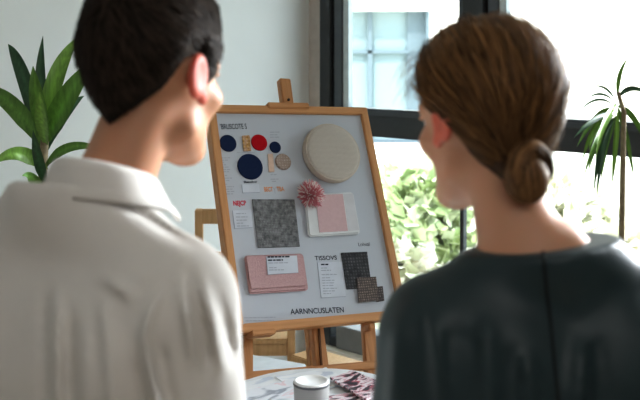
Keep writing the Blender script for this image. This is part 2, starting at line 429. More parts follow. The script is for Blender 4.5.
# keep the garden outside the room: the ground lies below the room's floor slab
bld = empty('brick_building', Matrix.Translation((0, 16.0, 0)))
tag(bld, 'pale cream brick building across the garden with a large blue-grey window', 'building')
D = 16.0
fx = lambda px: (px-320)/F*D
fz = lambda py: CZ-(py-H0)/F*D
x0, x1, zb, zt = fx(338), fx(429), fz(140), fz(11)
mb = MB(); bar(mb, x1, 14, 0, .4, -.1, 7); bar(mb, -9, x0, 0, .4, -.1, 7); bar(mb, x0, x1, 0, .4, fz(-30), 7); bar(mb, x0, x1, 0, .4, -.1, zb-.2)
mb.build('wall', M['brick'], bld)
mb = MB(); bar(mb, x0-.1, x1+.0, -.12, .3, zt, fz(-30)); mb.build('lintel', M['concrete'], bld)
mb = MB(); bar(mb, -9, 14, -.25, 0, -.1, fz(143)); mb.build('plinth', M['concrete'], bld)
wf = MB(); bar(wf, x1-.34, x1-.05, .12, .3, zb, zt); bar(wf, fx(368), fx(372.5), .1, .25, zb, zt); bar(wf, x0, x1-.3, .1, .25, fz(53.5), fz(50.5)); bar(wf, x0, x1, .1, .3, zb-.2, zb); bar(wf, x1-.05, x1+.0, -.05, .3, zb, zt)
wf = wf.build('window_frame', M['bframe'], bld)
mb = MB(); bar(mb, x0, x1-.3, .2, .24, zb, zt); mb.build('pane', M['bglass'], wf)

def shrub(c, rx, h, n, cols, name, label, seed):
    r = np.random.default_rng(seed); V = []; Q = []; C = []
    for i in range(n):
        a = r.uniform(0, 2*pi); e = r.uniform(.15, 1)**.5; zz = r.uniform(.05, 1)
        rr = rx*e*sqrt(max(.05, 1-(zz-.45)**2*2.6)); p = np.array((rr*cos(a), rr*sin(a), zz*h))
        d = r.normal(size=3); d[2] = abs(d[2])*.7; d /= np.linalg.norm(d); s = np.cross(d, r.normal(size=3)); s /= np.linalg.norm(s); L = r.uniform(.10, .20); w = L*.33
        k = len(V); V += [p, p+d*L*.5+s*w, p+d*L, p+d*L*.5-s*w]; Q.append((k, k+1, k+2, k+3)); C += [np.array(cols[r.integers(len(cols))])*r.uniform(.9, 1.1)]*4
    root = empty(name, Matrix.Translation(c)); tag(root, label, 'shrub', 'garden shrubs outside the window')
    raw_mesh('foliage', V, Q, M['leafcol'], root, np.array(C), False)
    mb = MB()
    for k in range(5):
        a = k*1.26; mb.tube([(0, 0, -.08), (.3*rx*cos(a), .3*rx*sin(a), h*.35), (.6*rx*cos(a), .6*rx*sin(a), h*.75)], [.02, .014, .006], 6)
    mb.build('stem', M['cane'], root, smooth=True)
M['leafcol'] = attr_mat('shrub_leaf', .6, 0, .3)
G1 = [(.40, .47, .24), (.52, .57, .36), (.62, .65, .48), (.34, .42, .22)]
G2 = [(.66, .66, .50), (.74, .72, .60), (.60, .61, .44), (.84, .82, .74)]
G3 = [(.74, .70, .56), (.82, .78, .68), (.62, .62, .44)]
for i, (px, yb, Dd, rx, h, n, cl, lb) in enumerate([
    (392, 0, 9.2, .42, .56, 900, G1, 'bushy light green shrub outside, just right of the framed board'),
    (424, 0, 7.7, .32, .74, 800, G1, 'bright green shrub outside, just left of the face of the woman'),
    (448, 0, 11.4, .40, .52, 700, G2, 'yellowish shrub outside, partly hidden by the face of the woman'),
    (396, 0, 6.6, .24, .40, 500, G3, 'low pale straw-coloured shrub outside, nearest the board frame'),
    (454, 0, 5.8, .24, .42, 500, G3, 'low pale straw-coloured shrub outside beside the neck of the woman'),
    (565, 0, 7.6, .42, .62, 900, G2, 'pale yellow-green shrub outside, right of the hair bun'),
    (598, 0, 6.4, .42, .55, 800, G3, 'faded cream shrub outside at the right below the palm leaves'),
    (540, 0, 9.0, .45, .60, 700, G3, 'faded cream shrub outside, right behind the hair bun'),
    (720, 0, 7.6, .45, .6, 800, G2, 'pale yellow-green shrub outside at the far right edge')]):
    c = at(px, 100, Dd); c.z = -.1
    shrub(c, rx, h, n, cl, 'garden_shrub', lb, 20+i)

# ------------------------------------------------------------------ board and easel
SC = 3.0/2.72
BW, BH = .52309*SC, .64543*SC
BO = Vector((.01257*SC, 3.0, CZ-(CZ-.899196)*SC))
yw, ln, rl = rad(27.958), rad(-25.809), rad(2.678)
BR = Matrix.Rotation(yw, 3, 'Z') @ Matrix.Rotation(ln, 3, 'X') @ Matrix.Rotation(rl, 3, 'Y')
BM = Matrix.Translation(BO) @ BR.to_4x4()
BI = BM.inverted()
CAM = Vector((0, 0, CZ))
def bl(px, py, y=0.):
    """where the sight line of a photo pixel meets the board plane (local x, z)"""
    o = BI @ CAM; d = BI.to_3x3() @ Vector(((px-320)/F, 1, -(py-H0)/F)); t = (y-o.y)/d.y; p = o+d*t
    return Vector((p.x, p.z))
board = empty('display_board', BM)
tag(board, 'white presentation board in a light wooden frame standing on the easel', 'display board')
FW, FD = .026, .024
hw = BW/2
MB().box((0, .004, BH/2), (BW-.02, .008, BH-.02)).build('panel', M['panel'], board)
def rail(name, pts, mat, a=-.012, b=.030): return MB().prism(pts, a, b).build(name, mat, board, bevel=.0025)
rail('frame_rail', [(-hw, 0), (-hw+FW, FW), (-hw+FW, BH-FW), (-hw, BH)], M['rail_v'])
rail('frame_rail', [(hw, 0), (hw, BH), (hw-FW, BH-FW), (hw-FW, FW)], M['rail_v'])
rail('frame_rail', [(-hw, 0), (hw, 0), (hw-FW, FW), (-hw+FW, FW)], M['rail_h'])
rail('frame_rail', [(-hw, BH), (-hw+FW, BH-FW), (hw-FW, BH-FW), (hw, BH)], M['rail_h'])

def lettering(txt, p0, p1, hpx, mat, parent=board, y=-.0006, name='lettering', bold=0.0, label=None):
    """text from photo pixel p0 (baseline start) to p1 (baseline end)"""
    a, b = bl(*p0), bl(*p1); h = (bl(p0[0], p0[1]-hpx)-a).length
    cu = bpy.data.curves.new('t', 'FONT'); cu.body = txt; cu.size = 1; cu.offset = bold
    to = bpy.data.objects.new('t', cu); COL.objects.link(to); dg = bpy.context.evaluated_depsgraph_get()
    me = bpy.data.meshes.new_from_object(to.evaluated_get(dg)); bpy.data.objects.remove(to); bpy.data.curves.remove(cu)
    xs = [v.co.x for v in me.vertices]; wx = max(xs)-min(xs); mx = min(xs); d = (b-a); ux = d.normalized(); uz = Vector((-ux.y, ux.x))
    for v in me.vertices:
        q = a + ux*((v.co.x-mx)/wx*d.length) + uz*(v.co.y/.70*h); v.co = (q.x, y, q.y)
    me.materials.clear(); me.materials.append(mat)
    o = bpy.data.objects.new(name, me); COL.objects.link(o); o.parent = parent
    if label: o['label'] = label
    return o
def dashes(rows, mat, parent, y=-.0006, name='printed_text', th=.9):
    """rows of very small unreadable print: (x0,x1,y) in photo pixels"""
    mb = MB(); r = random.Random(int(rows[0][0]*7+rows[0][2]))
    for x0, x1, py in rows:
        x = x0
        while x < x1-1:
            w = min(r.uniform(2.2, 5), x1-x); sl = -.018
            q = [bl(x, py+(x-x0)*sl, y), bl(x+w, py+(x+w-x0)*sl, y), bl(x+w, py+th+(x+w-x0)*sl, y), bl(x, py+th+(x-x0)*sl, y)]
            mb.bm.faces.new([mb.bm.verts.new((p.x, y, p.y)) for p in q]); x += w+.7
    return mb.build(name, mat, parent)
lettering("'BRUSCOTE S", (220.5, 129.3), (247, 128.8), 5.2, M['ink'], bold=.012)
lettering("TISSOVS", (315, 260.3), (337, 259.7), 4.2, M['ink'], bold=.01)
lettering("AARNNCUSLATEN", (290.5, 314.4), (344, 312.3), 5.4, M['ink'], bold=.012)
lettering("NEJCP", (233.5, 205.6), (246.3, 205.2), 4.6, M['inkred'], bold=.03)
lettering("Lohual", (358.5, 246.3), (369.8, 245.8), 3.6, M['ink'])
lettering("BECT", (264.4, 191.6), (273, 191.4), 4.4, M['inkor'], bold=.03)
lettering("TBA", (277, 191.3), (284.5, 191), 4.4, M['inkor'], bold=.03)
lettering("Y", (273.6, 193.6), (276.6, 193.5), 6.5, M['inkgrey'])
lettering("Bhesnnlboer", (244, 183.2), (257.4, 182.8), 2.2, M['ink'], bold=.02)
dashes([(219.5, 230, 157.5), (219.5, 228, 159.8), (219.5, 224, 162.2), (219.5, 226, 164.4), (219.5, 229, 166.8), (220, 230, 169.2), (220, 229, 171.4), (221, 227, 175.2), (221, 232, 177.8), (221, 230, 180.2), (221, 227, 184), (222, 234, 186.4), (222, 234, 188.8), (222, 235, 191.2), (222, 233, 193.6)], M['inkgrey'], board)
dashes([(270, 279.5, 131.8), (270, 279, 134.4), (270, 279, 136.8)], M['inkgrey'], board)
dashes([(270.5, 277, 174.2), (270.5, 278.5, 178.8), (272, 276, 181)], M['inkgrey'], board)
dashes([(244, 275.5, 317.4), (245.5, 274, 320.4)], M['inkgrey'], board)
dashes([(237, 255, 152.4)], M['inkgrey'], board, th=.5)
a, b = bl(348, 318.6), bl(385, 316.6); mb = MB(); mb.beam((a.x, -.0004, a.y), (b.x, -.0004, b.y), .0022, .0008); mb.build('printed_line', M['inkblue'], board)

GRP = 'samples pinned to the board'
def slab(name, quad, t, mat, label, cat, r=.001, bevel=.0008, y0=0., parent=None, group=None):
    q = [bl(*p, y0-t) for p in quad]
    o = MB().prism(round_poly(q, r), y0-t, y0).build(name, mat, parent, bevel=bevel, mw=None if parent else BM)
    if parent is None: tag(o, label, cat, group)
    return o
def disc(name, c, rpx, t, mat, label, cat, group=None, prof=None):
    p = bl(*c, -t); r = (bl(c[0]+rpx, c[1])-bl(c[0]-rpx, c[1])).length/2
    P = prof(r, t) if prof else [(0, 0), (r, 0), (r*1.0, t*.6), (r*.97, t), (0, t)]
    R = Matrix(((1, 0, 0), (0, 0, -1), (0, 1, 0)))
    o = MB().lathe(P, 56, (0, 0, 0), R).build(name, mat, smooth=True, mw=BM @ Matrix.Translation((p.x, 0, p.y)))
    o.data.set_sharp_from_angle(angle=rad(50)); tag(o, label, cat, group); return o
GD = 'round felt samples on the board'
disc('felt_disc', (228.3, 143), 8.3, .004, M['navy'], 'medium round navy felt sample at upper left of the board, beside the mustard tab', 'fabric sample', GD)
disc('felt_disc', (259.5, 142.3), 7.9, .004, M['red'], 'round red felt sample on the board', 'fabric sample', GD)
disc('felt_disc', (250.5, 166.3), 12.4, .005, M['navy'], 'largest round navy felt sample on the board, below the red one', 'fabric sample', GD)
disc('felt_disc', (275.5, 147), 5.5, .004, M['navy'], 'smallest round navy felt sample on the board, right of the red one', 'fabric sample', GD)
disc('knitted_button', (283.7, 161.3), 7.7, .007, M['button'], 'round beige knitted button on the board, beside the narrow beige strip', 'button', prof=lambda r, t: [(0, 0), (r, 0), (r, t*.5), (r*.9, t), (r*.75, t*.75), (r*.4, t*.85), (0, t*.7)])
slab('mustard_tab', [(242.2, 135.6), (249.7, 135), (251.5, 150.6), (244, 151)], .005, M['mustard'], 'mustard braided tab between the navy and the red felt discs', 'fabric sample', .002, .0015)
slab('beige_strip', [(267.8, 153.8), (273, 153.6), (274.6, 171.8), (269, 172)], .003, M['beige'], 'narrow beige upright strip left of the round knitted button', 'fabric sample')
# knitted cap
p = bl(333.5, 151.5, -.034); r = .1
cap = empty('beret', BM @ Matrix.Translation((p.x, 0, p.y))); tag(cap, 'round oatmeal knitted cap fixed at upper right of the board', 'cap')
R = Matrix(((1, 0, 0), (0, 0, -1), (0, 1, 0)))
MB().lathe([(0, .034), (r*.5, .036), (r*.85, .035), (r*.93, .033), (r*.965, .029)], 64, (0, 0, 0), R).build('crown', M['cap'], cap, smooth=True)
MB().lathe([(r*.93, .031), (r*.965, .033), (r*.99, .030), (r*.985, .026), (r*.955, .025)], 64, (0, 0, 0), R).build('piping', M['capband'], cap, smooth=True)
MB().lathe([(r*.95, .027), (r*1.0, .021), (r*.985, .016), (r*1.0, .011), (r*.98, .004), (r*.92, 0), (0, 0)], 64, (0, 0, 0), R).build('brim', M['capband'], cap, smooth=True)
# pompom
p = bl(309, 196); V = []; Q = []; C = []; n = 420
for i in range(n):
    z = 1-(i+.5)/n*1.0; a = i*2.39996; s = sqrt(1-z*z); d = np.array((s*cos(a), -z, s*sin(a))); d /= np.linalg.norm(d)
    t = np.cross(d, (0.3, .2, .9)); t /= np.linalg.norm(t); w2 = np.cross(d, t); L = .046*random.uniform(.82, 1.15)*(.75+.25*s); w = .0019
    k = len(V); b0 = d*.016; e = d*L
    for q in (b0+t*w*.5, b0+w2*w*.5, b0-t*w*.5, b0-w2*w*.5): V.append(q)
    m = d*L*.8
    for q in (m+t*w, m+w2*w, m-t*w, m-w2*w): V.append(q)
    for q in (e+t*w*.3, e+w2*w*.3, e-t*w*.3, e-w2*w*.3): V.append(q)
    for u in (0, 4):
        for j in range(4): Q.append((k+u+j, k+u+(j+1) % 4, k+u+4+(j+1) % 4, k+u+4+j))
    Q.append((k+8, k+9, k+10, k+11))
    deep = random.random() < .5 + .3*z
    c0 = (.55, .12, .16) if deep else (.62, .22, .25); c1 = (.64, .24, .27) if deep else (.86, .78, .76)
    C += [c0]*4+[c1]*8
pp = empty('pompom', BM @ Matrix.Translation((p.x, -.008, p.y))); tag(pp, 'spiky pink and white pompom flower at the corner of the white tray', 'pompom')
raw_mesh('petals', V, Q, attr_mat('pompom_yarn', .8), pp, np.array(C), False)
MB().lathe([(0, -.008), (.018, -.008), (.02, 0), (.016, .012), (0, .018)], 24, (0, 0, 0), R).build('core', plain('pompom_core', (.5, .1, .13), .9), pp, smooth=True)
# flat samples
slab('blotched_swatch', [(252.3, 199.2), (294.5, 199.4), (300, 246.2), (258.3, 247.6)], .004, M['marble'], 'blotched grey rectangular fabric swatch in the middle left of the board', 'fabric sample', .0008)
tray = empty('white_tray', BM); tag(tray, 'white rounded tray holding a pink card, under the pompom', 'tray')
slab('tray_body', [(304.5, 194), (353.5, 191.8), (360.8, 233.6), (309, 236.6)], .012, M['tray'], None, None, .012, .004, parent=tray)
slab('card_insert', [(315.5, 195.2), (342.8, 193.9), (348, 230.8), (319.5, 232.4)], .0015, M['pink'], None, None, .001, .0004, y0=-.0115, parent=tray)['label'] = 'pink card insert'
slab('clear_panel', [(343.4, 193.8), (352.8, 193.4), (359, 230), (348.7, 230.7)], .001, M['cover'], None, None, .002, .0003, y0=-.0115, parent=tray)
pouch = empty('pink_pouch', BM); tag(pouch, 'pink felt pouch with rounded corners at lower left of the board', 'pouch')
slab('pouch_body', [(244.5, 255.2), (303.6, 253.2), (309, 290.2), (249.5, 294)], .010, M['pinkp'], None, None, .012, .0045, parent=pouch)
slab('flap', [(245.6, 256), (303, 254.2), (307, 286), (251, 289.6)], .0035, M['pinkp'], None, None, .008, .002, y0=-.0095, parent=pouch)
def label_card(quad, label, rows, t=.0012, y0=0., head=None):
    root = empty('label_card', BM); tag(root, label, 'label card', 'paper label cards on the board')
    slab('card', quad, t, M['card'], None, None, .0006, 0, y0=y0, parent=root)
    q = [bl(*p, y0-t) for p in quad]; mb = MB()
    for i, j in ((0, 3), (3, 2)):
        mb.beam((q[i].x, y0-t/2, q[i].y), (q[j].x, y0-t/2, q[j].y), .0012, t+.0002)
    mb.build('card_edge', M['cardedge'], root)
    if rows: dashes(rows, M['inkgrey'], root, y=y0-t-.0004)
    if head:
        dashes(head, M['ink'], root, y=y0-t-.0005, th=1.3)
label_card([(266.3, 256.6), (297, 255.4), (298.4, 272.6), (268, 274.6)], 'small white card lying on the pink pouch', [(268.5, 288, 262.6), (269, 278, 267.3), (269, 284, 269.6)], .0012, -.0135, [(267.5, 291, 256.4), (268, 283, 259.6)])
label_card([(242, 184.6), (259, 184.2), (259.8, 192.3), (242.8, 192.8)], 'blank white card just below the largest navy disc', None)
label_card([(232.6, 210.5), (251, 209.6), (252.6, 227.4), (234.8, 228.6)], 'small white card left of the blotched grey swatch, under the red lettering', [(236, 246, 213.2), (236, 247.5, 216.6), (236.4, 247, 219.8), (236.8, 243, 222.8), (237, 249, 225.6)])
label_card([(317.6, 262.6), (342.5, 261.6), (346, 296.4), (321.3, 297.8)], 'tall white card of small print left of the charcoal tweed swatch', [(321, 327, 267.6), (321, 331, 270), (321.5, 337, 274.2), (322, 330, 277.4), (322, 335, 280), (322.5, 335, 282.6), (322.5, 334, 285.2), (323, 337, 288), (323, 335, 290.6), (323.4, 331, 293.2)], head=[(321, 329.5, 263.9)])
slab('tweed_swatch', [(341.3, 252.6), (367.2, 251.7), (371.8, 287.8), (347, 289.2)], .004, M['tweed'], 'large charcoal tweed swatch at lower right of the board', 'fabric sample', .0008, group='tweed swatches')
slab('tweed_swatch', [(357, 277.6), (376.2, 276.6), (379, 300.4), (359, 302.4)], .004, M['tweed2'], 'brownish tweed swatch overlapping the corner of the large charcoal one', 'fabric sample', .0008, y0=-.0042, group='tweed swatches')
slab('tweed_swatch', [(374.5, 287), (382.8, 286), (384.4, 300.6), (376.6, 302)], .003, M['tweed3'], 'smallest tweed swatch, at the lower right edge of the board', 'fabric sample', .0008, group='tweed swatches')

# easel: in the board's own plane
easel = empty('easel', BM); tag(easel, 'wooden studio easel carrying the framed white board', 'easel')
yb = .047
def eb(name, a, b, w, t, y, mat, bevel=.003):
    A, B = bl(*a, y), bl(*b, y)
    return MB().beam((A.x, y, A.y), (B.x, y, B.y), w, t).build(name, mat, easel, bevel=bevel)
eb('mast', (283.5, 80), (321, 367.5), .040, .03, yb, M['easel'])
A, B = bl(316.5, 330, yb), bl(319, 367, yb)
MB().beam((A.x, yb-.017, A.y), (B.x, yb-.017, B.y), .006, .006).build('mast_groove', plain('groove', (.12, .05, .02), .8), easel)
# top clamp resting over the upper rail
A = bl(287, 108.5); MB().box((A.x, .006, A.y+.004), (.148, .05, .020)).build('top_clamp', M['easel_h'], easel, bevel=.003)
A = bl(288.5, 99.8, yb-.016); MB().lathe([(0, 0), (.0045, 0), (.0045, .004), (0, .005)], 16, (A.x, yb-.015, A.y), R).build('peg', M['seal'], easel, smooth=True)
def legline(top, foot, y):
    a, b = bl(*top, y), bl(*foot, y); A = Vector((a.x, y, a.y)); Bv = Vector((b.x, y, b.y)); d = Bv-A
    wz = (BM @ A).z; dz = (BM.to_3x3() @ d).z; k = -(wz-.012)/dz
    return A, A+d*k
for top, foot, w in (((246.5, 331), (246.5, 376), .034), ((367.5, 322), (370.5, 366), .042)):
    a, b = legline(top, foot, .043)
    a2 = a - (b-a).normalized()*.10
    MB().beam(a2, b, w, .022).build('leg', M['easel'], easel, bevel=.003)
A, B = bl(240, 377.2, .0), bl(377, 365, .0)
MB().beam((A.x, .0, A.y), (B.x, .0, B.y), .024, .022).build('crossbar', M['easel_h'], easel, bevel=.003)
A, B = bl(249, 334.2), bl(273, 333.5)
MB().box(((A.x+B.x)/2, .0, (A.y+B.y)/2), (B.x-A.x, .05, .016)).build('ledge_bracket', M['easel_h'], easel, bevel=.003)
A = bl(368.5, 328); MB().box((A.x, .0, A.y), (.018, .044, .018)).build('ledge_bracket', M['easel_h'], easel, bevel=.003)
# rear prop down to the floor
t0 = bl(296, 160, yb); T = Vector((t0.x, yb+.016, t0.y)); Fw = BI @ Vector((.018, 3.5, .012))
MB().beam(T, Fw, .03, .022, Vector((1, 0, .2))).build('rear_leg', M['easel'], easel, bevel=.003)

# ------------------------------------------------------------------ table with papers and cup
TZ = .745
TM = Matrix.Translation((.0, 2.245, 0)) @ Matrix.Rotation(rad(45), 4, 'Z')
table = empty('table', TM); tag(table, 'white square table with rounded corners strewn with prints, in front of the easel', 'table')
MB().prism(rounded(-.5, -.5, .5, .5, .25, 10), TZ-.025, TZ, axis=2).build('table_top', M['white'], table, bevel=.004)
MB().lathe([(0, TZ-.026), (.12, TZ-.026), (.12, TZ-.04), (.035, TZ-.06), (.032, .06), (.05, .03), (.26, .018), (.27, .0), (0, 0)], 40).build('pedestal', M['tablebase'], table, smooth=True)
def on_table(px, py, z=TZ):
    k = (CZ-z)/((py-H0)/F); return Vector(((px-320)/F*k, k, z))
def sheet(name, quad, t, mat, label, cat, z0=TZ, group=None, curl=.0, seg=8):
    """thin sheet over four photo pixels lying on the table, edges curling a little"""
    q = [on_table(*p, z0) for p in quad]; c = sum(q, Vector())/4; V = []; Q = []; n = seg+1
    ang = atan2((q[1]-q[0]).y, (q[1]-q[0]).x); Ri = Matrix.Rotation(-ang, 3, 'Z')
    for lay in (0, 1):
        for i in range(n):
            for j in range(n):
                u, v = i/seg, j/seg; p = (q[0]*(1-u)+q[1]*u)*(1-v)+(q[3]*(1-u)+q[2]*u)*v; p = Ri @ (p-c)
                h = curl*((2*u-1)**4*.7+.3*(2*v-1)**4) + .0006
                V.append((p.x, p.y, h+(t if lay else 0)))
    for i in range(seg):
        for j in range(seg):
            k = i*n+j; Q.append((k, k+1, k+n+1, k+n)); k += n*n; Q.append((k, k+n, k+n+1, k+1))
    ring = [i*n for i in range(n)] + [seg*n+j for j in range(1, n)] + [i*n+seg for i in range(seg-1, -1, -1)] + [j for j in range(seg-1, 0, -1)]
    for a, b in zip(ring, ring[1:]+ring[:1]): Q.append((a, b, b+n*n, a+n*n))
    o = raw_mesh(name, V, Q, mat, None, None, True, Matrix.Translation(c) @ Matrix.Rotation(ang, 4, 'Z')); o.data.set_sharp_from_angle(angle=rad(40))
    tag(o, label, cat, group); return o
GP = 'prints spread on the white table'
sheet('printed_sheet', [(275, 378), (326, 369), (352, 384), (300, 396)], .0008, M['paper'], 'pale printed sheet on the table, behind the lidded cup', 'paper', TZ, GP, .004)
sheet('printed_sheet', [(236, 395), (292, 381), (316, 402), (254, 424)], .004, M['print_pale'], 'pale pink and grey print on the table, left of the lidded cup', 'paper', TZ+.006, GP, .003)
sheet('printed_sheet', [(216, 389), (274, 376.5), (288, 384), (236, 399)], .0008, M['paper'], 'white streaked sheet on the table, below the left leg of the easel', 'paper', TZ, GP, .002)
mag = sheet('magazine', [(330, 381), (352, 373.5), (390, 389), (366, 403)], .006, M['print_dark'], 'magazine with a dark red and black floral cover, right of the lidded cup', 'magazine', TZ+.006, None, .004)
sheet('magazine', [(326, 399), (358, 394), (384, 418), (340, 424)], .006, M['print_dark'], 'magazine with a pink and black cover, nearest the front of the table', 'magazine', TZ, None, .002)
cu = on_table(311.5, 433, TZ); cup = empty('lidded_cup', Matrix.Translation(cu)); tag(cup, 'pale cup with shaded grey body, white lid and dark rim on the table', 'cup')
cd = cu.y; ch = CZ-TZ-(381.5-H0)/F*cd; cr = 18.2/F*cd
MB().lathe([(0, 0), (cr*.86, 0), (cr*.9, .004), (cr*.985, ch-.006), (cr*.985, ch-.004), (0, ch-.004)], 48).build('cup_body', M['mug'], cup, smooth=True)
MB().lathe([(cr*.98, ch-.007), (cr*1.01, ch-.006), (cr*1.01, ch-.002), (cr*.97, ch-.001)], 48).build('rim', M['mugrim'], cup, smooth=True)
MB().lathe([(cr*.985, ch-.002), (cr*.96, ch+.003), (cr*.85, ch+.004), (cr*.80, ch+.001), (0, ch+.002)], 48).build('lid', M['muglid'], cup, smooth=True)

# ------------------------------------------------------------------ low white table, chair and bench behind
q = lambda px, py, z: Vector(((px-320)/F*(CZ-z)/((py-H0)/F), (CZ-z)/((py-H0)/F), 0))
lz = .45
a, b = q(247, 353.5, lz), q(319, 366, lz); d = (b-a).normalized(); nrm = Vector((d.y, -d.x, 0))
LM = Matrix.Translation(a) @ Matrix(((d.x, -nrm.x, 0), (d.y, -nrm.y, 0), (0, 0, 1))).to_4x4()
low = empty('low_table', LM); tag(low, 'low white table behind the easel, in front of the wooden chair', 'table')
MB().box((-.06, -.15, lz-.015), (.66, .3, .03)).build('table_top', M['white'], low, bevel=.004)
for sx in (-.36, .24):
    for sy in (-.27, -.03): MB().beam((sx, sy, lz-.03), (sx, sy, 0), .035, .035).build('leg', M['white'], low, bevel=.003)
# chair seen from behind
cl, cr_ = at(199, 350, 4.12), at(291, 350, 4.12)
CM = Matrix.Translation(((cl.x+cr_.x)/2, 4.12, 0)); wd = (cr_.x-cl.x)
chair = empty('wooden_chair', CM); tag(chair, 'pale wooden chair standing behind the easel, its back rail showing left of the board', 'chair')
zt = CZ-(209-H0)/F*4.12; zs = CZ-(343-H0)/F*4.12
for s in (-1, 1):
    MB().beam((s*wd/2, 0, zt), (s*(wd/2+.0), .03, zs), .032, .035).beam((s*wd/2, .03, zs+.01), (s*wd/2, 0, 0), .032, .035).build('back_post', M['chairwood'], chair, bevel=.004)
    MB().beam((s*(wd/2-.01), .40, zs-.02), (s*(wd/2-.01), .41, 0), .034, .034).build('leg', M['chairwood'], chair, bevel=.004)
MB().box((0, .0, zt-.03), (wd+.03, .026, .06)).build('top_rail', M['chairwood'], chair, bevel=.006)
MB().box((0, .015, zt-.2), (wd, .02, .04)).build('back_slat', M['chairwood'], chair, bevel=.005)
MB().box((0, .215, zs), (wd+.01, .40, .022)).build('seat', M['chairwood'], chair, bevel=.006)
MB().box((0, .03, zs-.035), (wd-.03, .02, .05)).box((0, .39, zs-.035), (wd-.03, .02, .05)).box((-wd/2+.01, .21, zs-.035), (.02, .34, .05)).box((wd/2-.01, .21, zs-.035), (.02, .34, .05)).build('seat_frame', M['chairwood'], chair, bevel=.003)
# bench under the window
bz = .40
a, b = q(296, 342, bz), q(372, 364, bz); d = (b-a).normalized(); nrm = Vector((d.y, -d.x, 0))
NM = Matrix.Translation(a) @ Matrix(((d.x, -nrm.x, 0), (d.y, -nrm.y, 0), (0, 0, 1))).to_4x4()
bench = empty('low_bench', NM); tag(bench, 'low wooden bench along the window, right of the wooden chair', 'bench')
MB().box((.66, -.07, bz-.02), (1.1, .14, .04)).build('seat', M['chairwood'], bench, bevel=.005)
for sx in (.16, 1.16): MB().box((sx, -.07, (bz-.04)/2), (.05, .13, bz-.04)).build('leg', M['chairwood'], bench, bevel=.004)

# ------------------------------------------------------------------ plants
def leaf(path, width, col, parent, fold=.25, name='leaf', seg=14, up=Vector((0, -1, .2))):
    """path: 3 control points (quadratic); a blade with a folded midrib"""
    a, b, c = [Vector(p) for p in path]; V = []; Q = []; C = []
    for i in range(seg+1):
        t = i/seg; p = a*(1-t)**2+b*2*t*(1-t)+c*t*t; tg = ((b-a)*(1-t)+(c-b)*t).normalized()
        s = tg.cross(up).normalized(); nn = s.cross(tg).normalized(); w = width/2*(min(1, .35+t*2.2) if t < .5 else 1)*max(0.02, (1-max(0, (t-.35)/.65)**2.2))
        V += [p-s*w+nn*w*fold, p-s*w*.5+nn*w*fold*.4, p, p+s*w*.5+nn*w*fold*.4, p+s*w+nn*w*fold]
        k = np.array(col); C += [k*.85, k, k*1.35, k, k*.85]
    for i in range(seg):
        for j in range(4): k = i*5+j; Q.append((k, k+1, k+6, k+5))
    return raw_mesh(name, [tuple(v) for v in V], Q, M['leaf'], parent, np.array(C), True)
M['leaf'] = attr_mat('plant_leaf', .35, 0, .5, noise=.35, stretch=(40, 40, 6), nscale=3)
PD = 2.75
pb = at(42, 130, PD); pl = empty('leafy_plant', Matrix.Translation((pb.x, pb.y, 0))); tag(pl, 'tall broad-leaved green potted plant against the left wall', 'plant')
def lp(px, py, dD=0.): return at(px, py, PD+dD) - Vector((pb.x, pb.y, 0))
MB().lathe([(0, 0), (.12, 0), (.16, .30), (.165, .32), (.15, .32), (.145, .28), (0, .28)], 36).build('pot', M['pot'], pl, smooth=True)
MB().lathe([(0, .282), (.144, .282), (.14, .27)], 30).build('soil', M['soil'], pl)
MB().tube([(0, 0, .27), (.01, 0, .7), (-.01, 0, 1.1), lp(45, 135), lp(46, 112)], [.02, .017, .014, .011, .006], 10).build('stem', M['cane'], pl, smooth=True)
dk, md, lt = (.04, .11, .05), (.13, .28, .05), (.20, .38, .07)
for path, w, cl in [
    ((lp(46, 130), lp(37, 85, .03), lp(43, 36, .05)), .032, dk),
    ((lp(47, 128), lp(50, 72, -.03), lp(79, 36, .05)), .050, lt),
    ((lp(47, 140), lp(62, 98, -.08), lp(97, 57, -.05)), .060, md),
    ((lp(46, 140), lp(36, 100, -.1), lp(33, 66, -.1)), .045, md),
    ((lp(46, 145), lp(40, 118, -.12), lp(40, 92, -.16)), .036, lt),
    ((lp(46, 166), lp(66, 136, -.1), lp(104, 150, -.05)), .026, md),
    ((lp(46, 150), lp(10, 90, .05), lp(-20, 88, .1)), .05, md),
    ((lp(45, 150), lp(22, 60, .1), lp(8, 44, .12)), .042, dk),
    ((lp(46, 170), lp(20, 140, -.1), lp(-8, 165, -.12)), .04, lt),
    ((lp(46, 185), lp(38, 160, -.1), lp(33, 130, -.12)), .03, dk),
    ((lp(45, 200), lp(34, 170, -.08), lp(22, 176, -.12)), .03, md),
    ((lp(44, 205), lp(52, 180, -.1), lp(66, 184, -.14)), .03, dk),
    ((lp(46, 150), lp(58, 110, .1), lp(84, 96, .15)), .045, dk)]:
    leaf(path, w, cl, pl)
